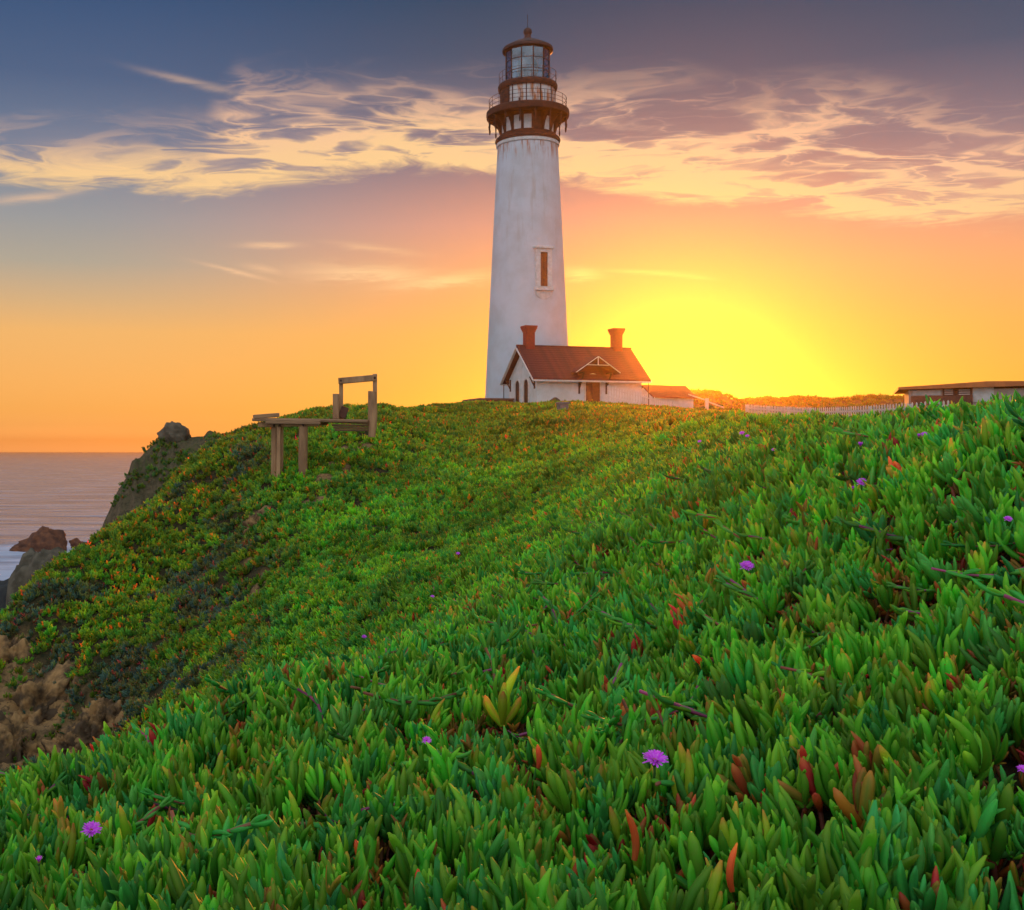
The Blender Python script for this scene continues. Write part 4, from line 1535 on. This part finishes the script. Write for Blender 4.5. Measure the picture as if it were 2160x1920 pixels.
# front door under the porch gable
DX = .25
opening('door', .68, 2.85, Matrix.Translation((DX, -W2 - .005, 0)), M_DOOR, HS)
pg = MB()
gw, gz, gtop = 2.05, 2.95, 4.30
for sgn in (-1, 1):
    yb = -W2 - 1.05
    pg.add([(DX, yb, gtop), (DX + sgn * gw, yb, gz), (DX + sgn * gw, -W2 + .3, gz), (DX, -W2 + 1.4, gtop),
            (DX, yb, gtop + .13), (DX + sgn * gw, yb, gz + .11), (DX + sgn * gw, -W2 + .3, gz + .11), (DX, -W2 + 1.4, gtop + .13)],
           [(0, 1, 2, 3), (7, 6, 5, 4), (0, 4, 5, 1), (1, 5, 6, 2), (2, 6, 7, 3), (3, 7, 4, 0)] if sgn < 0 else [(3, 2, 1, 0), (4, 5, 6, 7), (1, 5, 4, 0), (2, 6, 5, 1), (3, 7, 6, 2), (0, 4, 7, 3)])
pr = pg.build('porch_roof', M_RROOF, HS)
b = MB()
for sgn in (-1, 1):
    b.bar((DX, -W2 - 1.07, gtop + .04), (DX + sgn * gw, -W2 - 1.07, gz + .03), .05, .18, (0, 1, 0))
b.build('barge_board', M_TRIM, pr)
MB().bar((DX - 1.0, -W2 - 1.06, 3.62), (DX + 1.0, -W2 - 1.06, 3.62), .05, .10, (0, 1, 0)).build('collar_beam', M_TRIM, pr)
MB().bar((DX, -W2 - 1.06, 3.6), (DX, -W2 - 1.06, gtop), .07, .07, (0, 1, 0)).build('king_post', M_TRIM, pr)
for sgn in (-1, 1):
    b = MB()
    xx = DX + sgn * 1.28
    b.bar((xx, -W2 - .06, 1.2), (xx, -W2 - .06, 3.0), .12, .10, (0, 1, 0))
    b.bar((xx, -W2 - .08, 1.7), (xx, -W2 - .95, 2.95), .10, .11, (1, 0, 0))
    b.bar((xx, -W2 - .05, 2.98), (xx, -W2 - 1.0, 2.98), .10, .10, (1, 0, 0))
    b.build('porch_bracket', M_BRKT, HS)
for (xx, yy) in ((-L2, -W2 + .35), (-L2, W2 - .35)):
    b = MB()
    b.bar((xx - .05, yy, 1.6), (xx - .05, yy, 2.65), .10, .10, (0, 1, 0))
    b.bar((xx - .05, yy, 1.8), (xx - .5, yy, 2.62), .09, .09, (0, 1, 0))
    b.build('eave_bracket', M_BRKT, HS)
for (xx, yy) in ((-L2 - .35, W2 + .45), (L2 + GO - .15, -W2 - .5)):
    MB().tube([(xx, yy, EV - OH * sl + .03), (xx, yy, -.5)], .04, 6).build('downpipe', M_BRKT, HS)
# arched hatch against the front wall
hm = MB().prism([(-.5, -.6), (.5, -.6), (.5, .42), (.32, .66), (0, .86), (-.32, .66), (-.5, .42)], -W2 - .45, -W2 + .02, Matrix.Translation((-3.35, 0, 0)))
hm.build('cellar_hatch', mat('weathered_hatch', (.20, .12, .075), (.13, .085, .06), 5, .8), HS)
MB().prism([(-.3, -.5), (.3, -.5), (.3, .34), (0, .58), (-.3, .34)], -W2 - .47, -W2 - .44, Matrix.Translation((-3.35, 0, 0))).build('hatch_door', M_DOOR, HS)

# grey post on the rim in front of the cottage
p = hit(1187, 872, .0, 30)
M_CONC = mat('grey_concrete', (.26, .23, .22), (.18, .16, .15), 4, .9, .4, 20)
CPst = thing('concrete_post', 'squat grey concrete post on the rim before the cottage', 'post', (p.x, p.y, p.z - .35), R(10))
MB().box(-.27, .27, -.2, .2, 0, .82).build('shaft', M_CONC, CPst, bevel=.04)
MB().box(-.31, .31, -.24, .24, .82, .95).build('cap', M_CONC, CPst, bevel=.03)

# ------------------------------------------------------------------ fences
M_PICKET = mat('white_picket_paint', (.74, .72, .68), (.62, .58, .52), 4, .7)


def fence(name, label, path, spacing, w, h, post_every=14):
    """Pickets along a line of points that give the TOP of the fence."""
    o = thing(name, label, 'fence', (path[0].x, path[0].y, path[0].z - h))
    org = Vector(o.location)
    seg = [(a - org, b - org) for a, b in zip(path[:-1], path[1:])]
    me = MB().prism([(-w / 2, 0), (w / 2, 0), (w / 2, h - .06), (0, h), (-w / 2, h - .06)], -.011, .011).mesh('picket', M_PICKET)
    pm = MB().box(-.05, .05, .035, .135, -.3, h * .96).mesh('fence_post', M_PICKET)
    k = 0
    for a, b in seg:
        dv = b - a
        n = max(1, int(Vector((dv.x, dv.y, 0)).length / spacing))
        rz = math.atan2(dv.y, dv.x)
        for i in range(n):
            q = a + dv * (i / n)
            link('picket', me, o, Matrix.Translation((q.x, q.y, q.z - h + random.uniform(-.015, .015))) @ Matrix.Rotation(rz, 4, 'Z') @ Matrix.Rotation(random.uniform(-.012, .012), 4, 'Y'))
            if k % post_every == 0:
                link('fence_post', pm, o, Matrix.Translation((q.x, q.y, q.z - h)) @ Matrix.Rotation(rz, 4, 'Z'))
            k += 1
        for f in (.25, .8):
            nrm = Vector((-math.sin(rz), math.cos(rz), 0)) * .024
            MB().bar(a + nrm - Vector((0, 0, h * (1 - f))), b + nrm - Vector((0, 0, h * (1 - f))), .024, .08).build('rail', M_PICKET, o)
    return o


fence('picket_fence', 'white picket fence falling away from the right end of the cottage', [P(1284, 812, 93.0), P(1318, 822, 93.6), P(1352, 829, 94.2), P(1390, 840, 95.5), P(1424, 848, 97)], .25, .10, 1.25)
fence('picket_fence', 'long white picket fence behind the bank below the far ridge', [P(1573, 853, 66), P(1640, 857, 61), P(1720, 860, 55), P(1805, 857, 50.5), P(1915, 850, 46), P(2010, 843, 43.5)], .235, .085, 1.1)
# sloping handrail with a white post
p0, p1, p2 = P(1452, 832, 104), P(1491, 842, 103), P(1527, 860, 101)
RF = thing('handrail', 'white post with a sloping handrail beside the far gabled shed', 'railing', (p1.x, p1.y, p1.z - 1.3))
MB().box(-.13, .13, -.13, .13, -.3, 1.36).build('post', M_PICKET, RF)
org = Vector(RF.location)
MB().bar(p0 - org, p1 - org - Vector((0, 0, .12)), .07, .10).build('upper_rail', M_PICKET, RF)
MB().bar(p1 - org - Vector((0, 0, .2)), p2 - org, .07, .10).build('lower_rail', M_PICKET, RF)

# ------------------------------------------------------------------ small gabled shed behind
sp_ = P(1400, 866, 128)
SH = thing('shed', 'small white gabled shed with an orange lit roof right of the cottage', 'shed', (sp_.x, sp_.y, sp_.z), R(20))
MB().prism([(-1.9, 0), (1.9, 0), (1.9, 1.45), (0, 2.65), (-1.9, 1.45)], -2.6, 2.6, Matrix.Rotation(R(90), 4, 'Z') @ Matrix.Rotation(R(0), 4, 'Z')).build('wall', M_WALL, SH)
rf = MB()
for sgn in (-1, 1):
    poly = [(0, 2.7), (sgn * 2.25, 1.28), (sgn * 2.25, 1.40), (0, 2.84)]
    rf.prism(poly if sgn > 0 else poly[::-1], -2.9, 2.9, Matrix.Rotation(R(90), 4, 'Z'))
rf.build('roof', M_RROOF, SH)
MB().box(2.6, 2.64, -.45, .45, .2, 1.3).build('door', M_DOOR, SH)

# ------------------------------------------------------------------ long low building at the right
LD, LR = 62.0, R(-22)
lp_ = P(1905, 918, LD)
LB = thing('long_shed', 'long low pale building with a thin overhanging roof behind the right bank', 'building', lp_, LR)


def lx(px_):                                           # place along the front wall that shows at this photo column
    u_ = (px_ - CX) / F
    return (u_ * LD - lp_.x) / (math.cos(LR) - u_ * math.sin(LR))


def lz(px_, py_):                                      # height above the base for a photo row there
    return (CY - py_) / F * (LD + lx(px_) * math.sin(LR)) + CAMZ - lp_.z


xe = lx(2330)
MB().box(lx(1917), xe, 0, 4.5, -.3, lz(1917, 823)).build('wall', mat('pale_board_wall', (.58, .50, .44), (.46, .38, .33), 2, .8), LB)
rf = MB()
rp = [(lx(1894), lz(1894, 823)), (lx(2160), lz(2160, 815)), (xe, lz(2200, 814)), (xe, lz(2200, 804)), (lx(2160), lz(2160, 805)), (lx(2078), lz(2078, 805.5)), (lx(1985), lz(1985, 812)), (lx(1894), lz(1894, 818))]
rf.prism(rp, -.55, 4.9)
rf.build('roof', mat('orange_brown_fascia', (.62, .20, .06), (.48, .15, .05), 2, .7), LB)
for (a, b) in ((1988, 2014), (2018, 2050)):
    fr = MB()
    fr.box(lx(a), lx(a) + .09, -.10, -.02, lz(a, 845), lz(a, 821))
    fr.box(lx(b) - .09, lx(b), -.10, -.02, lz(b, 845), lz(b, 821))
    f = fr.build('shutter_frame', M_BRKT, LB)
    for k in range(5):
        MB().box(lx(a) + .08, lx(b) - .08, -.08, -.04, lz(a, 842 - k * 4.4), lz(a, 842 - k * 4.4 - 2.2)).build('slat', M_TRIM, f)
MB().box(lx(1988), lx(2050), -.02, .01, lz(2020, 846), lz(2020, 821)).build('dark_opening', M_BRKT, LB)
MB().box(lx(2052), lx(2096), -.08, .02, lz(2070, 848), lz(2070, 817)).build('white_panel', M_WHITE, LB)
MB().box(lx(1925), lx(1984), -.05, .02, lz(1950, 834), lz(1950, 824)).build('window_strip', M_WHITE, LB)
MB().box(lx(1921), lx(2050), -.40, -.12, -.2, lz(1950, 836)).build('timber_base', M_BRKT, LB)

# ------------------------------------------------------------------ timber loading platform on the brink
TPD = 36.5
org = P(612, 1016, TPD)
TPf = thing('timber_platform', 'weathered timber platform on piles with an open goal-like frame at its end', 'platform', org)
M_WOOD = mat('weathered_timber', (.56, .31, .15), (.32, .17, .085), 3.5, .85, .6, 14, stretch=(1, 1, .18))
M_PLANK = mat('weathered_plank', (.46, .26, .13), (.27, .15, .08), 3.0, .85, .5, 12, stretch=(.25, 2, 2))


def Q(px_, py_, dd=0.0):
    return P(px_, py_, TPD + dd) - org


def beam(name, a, b, w, h, m=M_WOOD, up=(0, 0, 1)):
    return MB().bar(a, b, w, h, up).build(name, m, TPf, bevel=.012)


# piles: three split timbers, then a round one
for (px_, dd, w) in ((577, .05, .16), (587, -.05, .13), (592, .2, .15)):
    beam('pile_timber', Q(px_, 1030, dd), Q(px_ + 1, 899, dd), w, .17, M_WOOD, (0, 1, 0))
MB().tube([Q(638, 1030, -.1), Q(639, 960, -.1), Q(640, 899, -.1)], [.155, .15, .145], 12).build('pile', M_WOOD, TPf, 'auto')
beam('cap_beam', Q(545, 896, 0), Q(672, 894, 0), .26, .16)
beam('cap_beam', Q(560, 894, 1.6), Q(690, 892, 1.6), .22, .15)
for k in range(5):                                       # deck planks, running along
    dz = -.02 + random.uniform(-.02, .02)
    a, b = Q(532 + 9 * k, 884.5, -.15 + .38 * k), Q(775 + 2 * k, 888, .1 + .55 * k)
    beam('deck_plank', a + Vector((0, 0, dz)), b + Vector((0, 0, dz)), .33, .085, M_PLANK)
beam('stacked_plank', Q(535, 879.5, -.2), Q(588, 875.5, 0), .30, .13, M_PLANK)
beam('side_stringer', Q(560, 889.5, -.28), Q(676, 891, -.28), .08, .14, M_PLANK)
beam('side_stringer', Q(690, 889, .0), Q(776, 893, .1), .07, .08, M_PLANK)
for k in range(3):
    beam('cribbing_plank', Q(700 + 3 * k, 897 + 5 * k, .5), Q(777, 898 + 5.2 * k, .5), .12, .07, M_PLANK)
# frame
beam('frame_post', Q(719.5, 884, .9), Q(719.5, 798, .9), .13, .13, M_WOOD, (0, 1, 0))
beam('frame_post', Q(790.5, 905, .2), Q(791, 789.5, .5), .14, .14, M_WOOD, (0, 1, 0))
beam('frame_beam', Q(715, 804, .78), Q(794, 797, .38), .15, .20, M_WOOD)
beam('short_post', Q(708.5, 884, .65), Q(708.5, 831, .65), .20, .16, M_WOOD, (0, 1, 0))
beam('short_post', Q(780.5, 900, .25), Q(780.5, 825, .25), .13, .15, M_WOOD, (0, 1, 0))
MB().tube([Q(784, 922, .1), Q(787, 880, .1), Q(788, 826, .1)], [.12, .14, .10], 10).build('pile', M_WOOD, TPf, 'auto')
for (px_, py_, dd) in ((719.5, 803, .70), (790.5, 797, .28), (640, 897, -.27), (578, 898, -.14), (590, 898, -.14)):
    c_ = Q(px_, py_, dd)
    MB().lathe([(0, .035), (.03, .03), (.042, 0), (.042, -.02)], 8, Matrix.Translation(c_) @ Matrix.Rotation(R(90), 4, 'X')).build('bolt', M_IRON, TPf)
MB().box(-.12, .12, -.1, .1, -.25, .12, Matrix.Translation(Q(726, 866, .8)) @ Matrix.Rotation(R(20), 4, 'Y')).build('rope_block', M_BRKT, TPf)

# ------------------------------------------------------------------ sea air
hz = MB().box(-4020, 4020, -280, SEA_FAR + 20, -5.2, CAMZ + 41.5)
hm = bpy.data.materials.new('sea_air')
hm.use_nodes = True
t = hm.node_tree
t.nodes.clear()
out = node(t, 'ShaderNodeOutputMaterial')
pv = node(t, 'ShaderNodeVolumePrincipled')
pv.inputs['Color'].default_value = (1.0, .68, .24, 1)
pv.inputs['Density'].default_value = .00028
pv.inputs['Anisotropy'].default_value = .90
t.links.new(pv.outputs[0], out.inputs['Volume'])
tag(hz.build('haze', hm), kind='stuff')
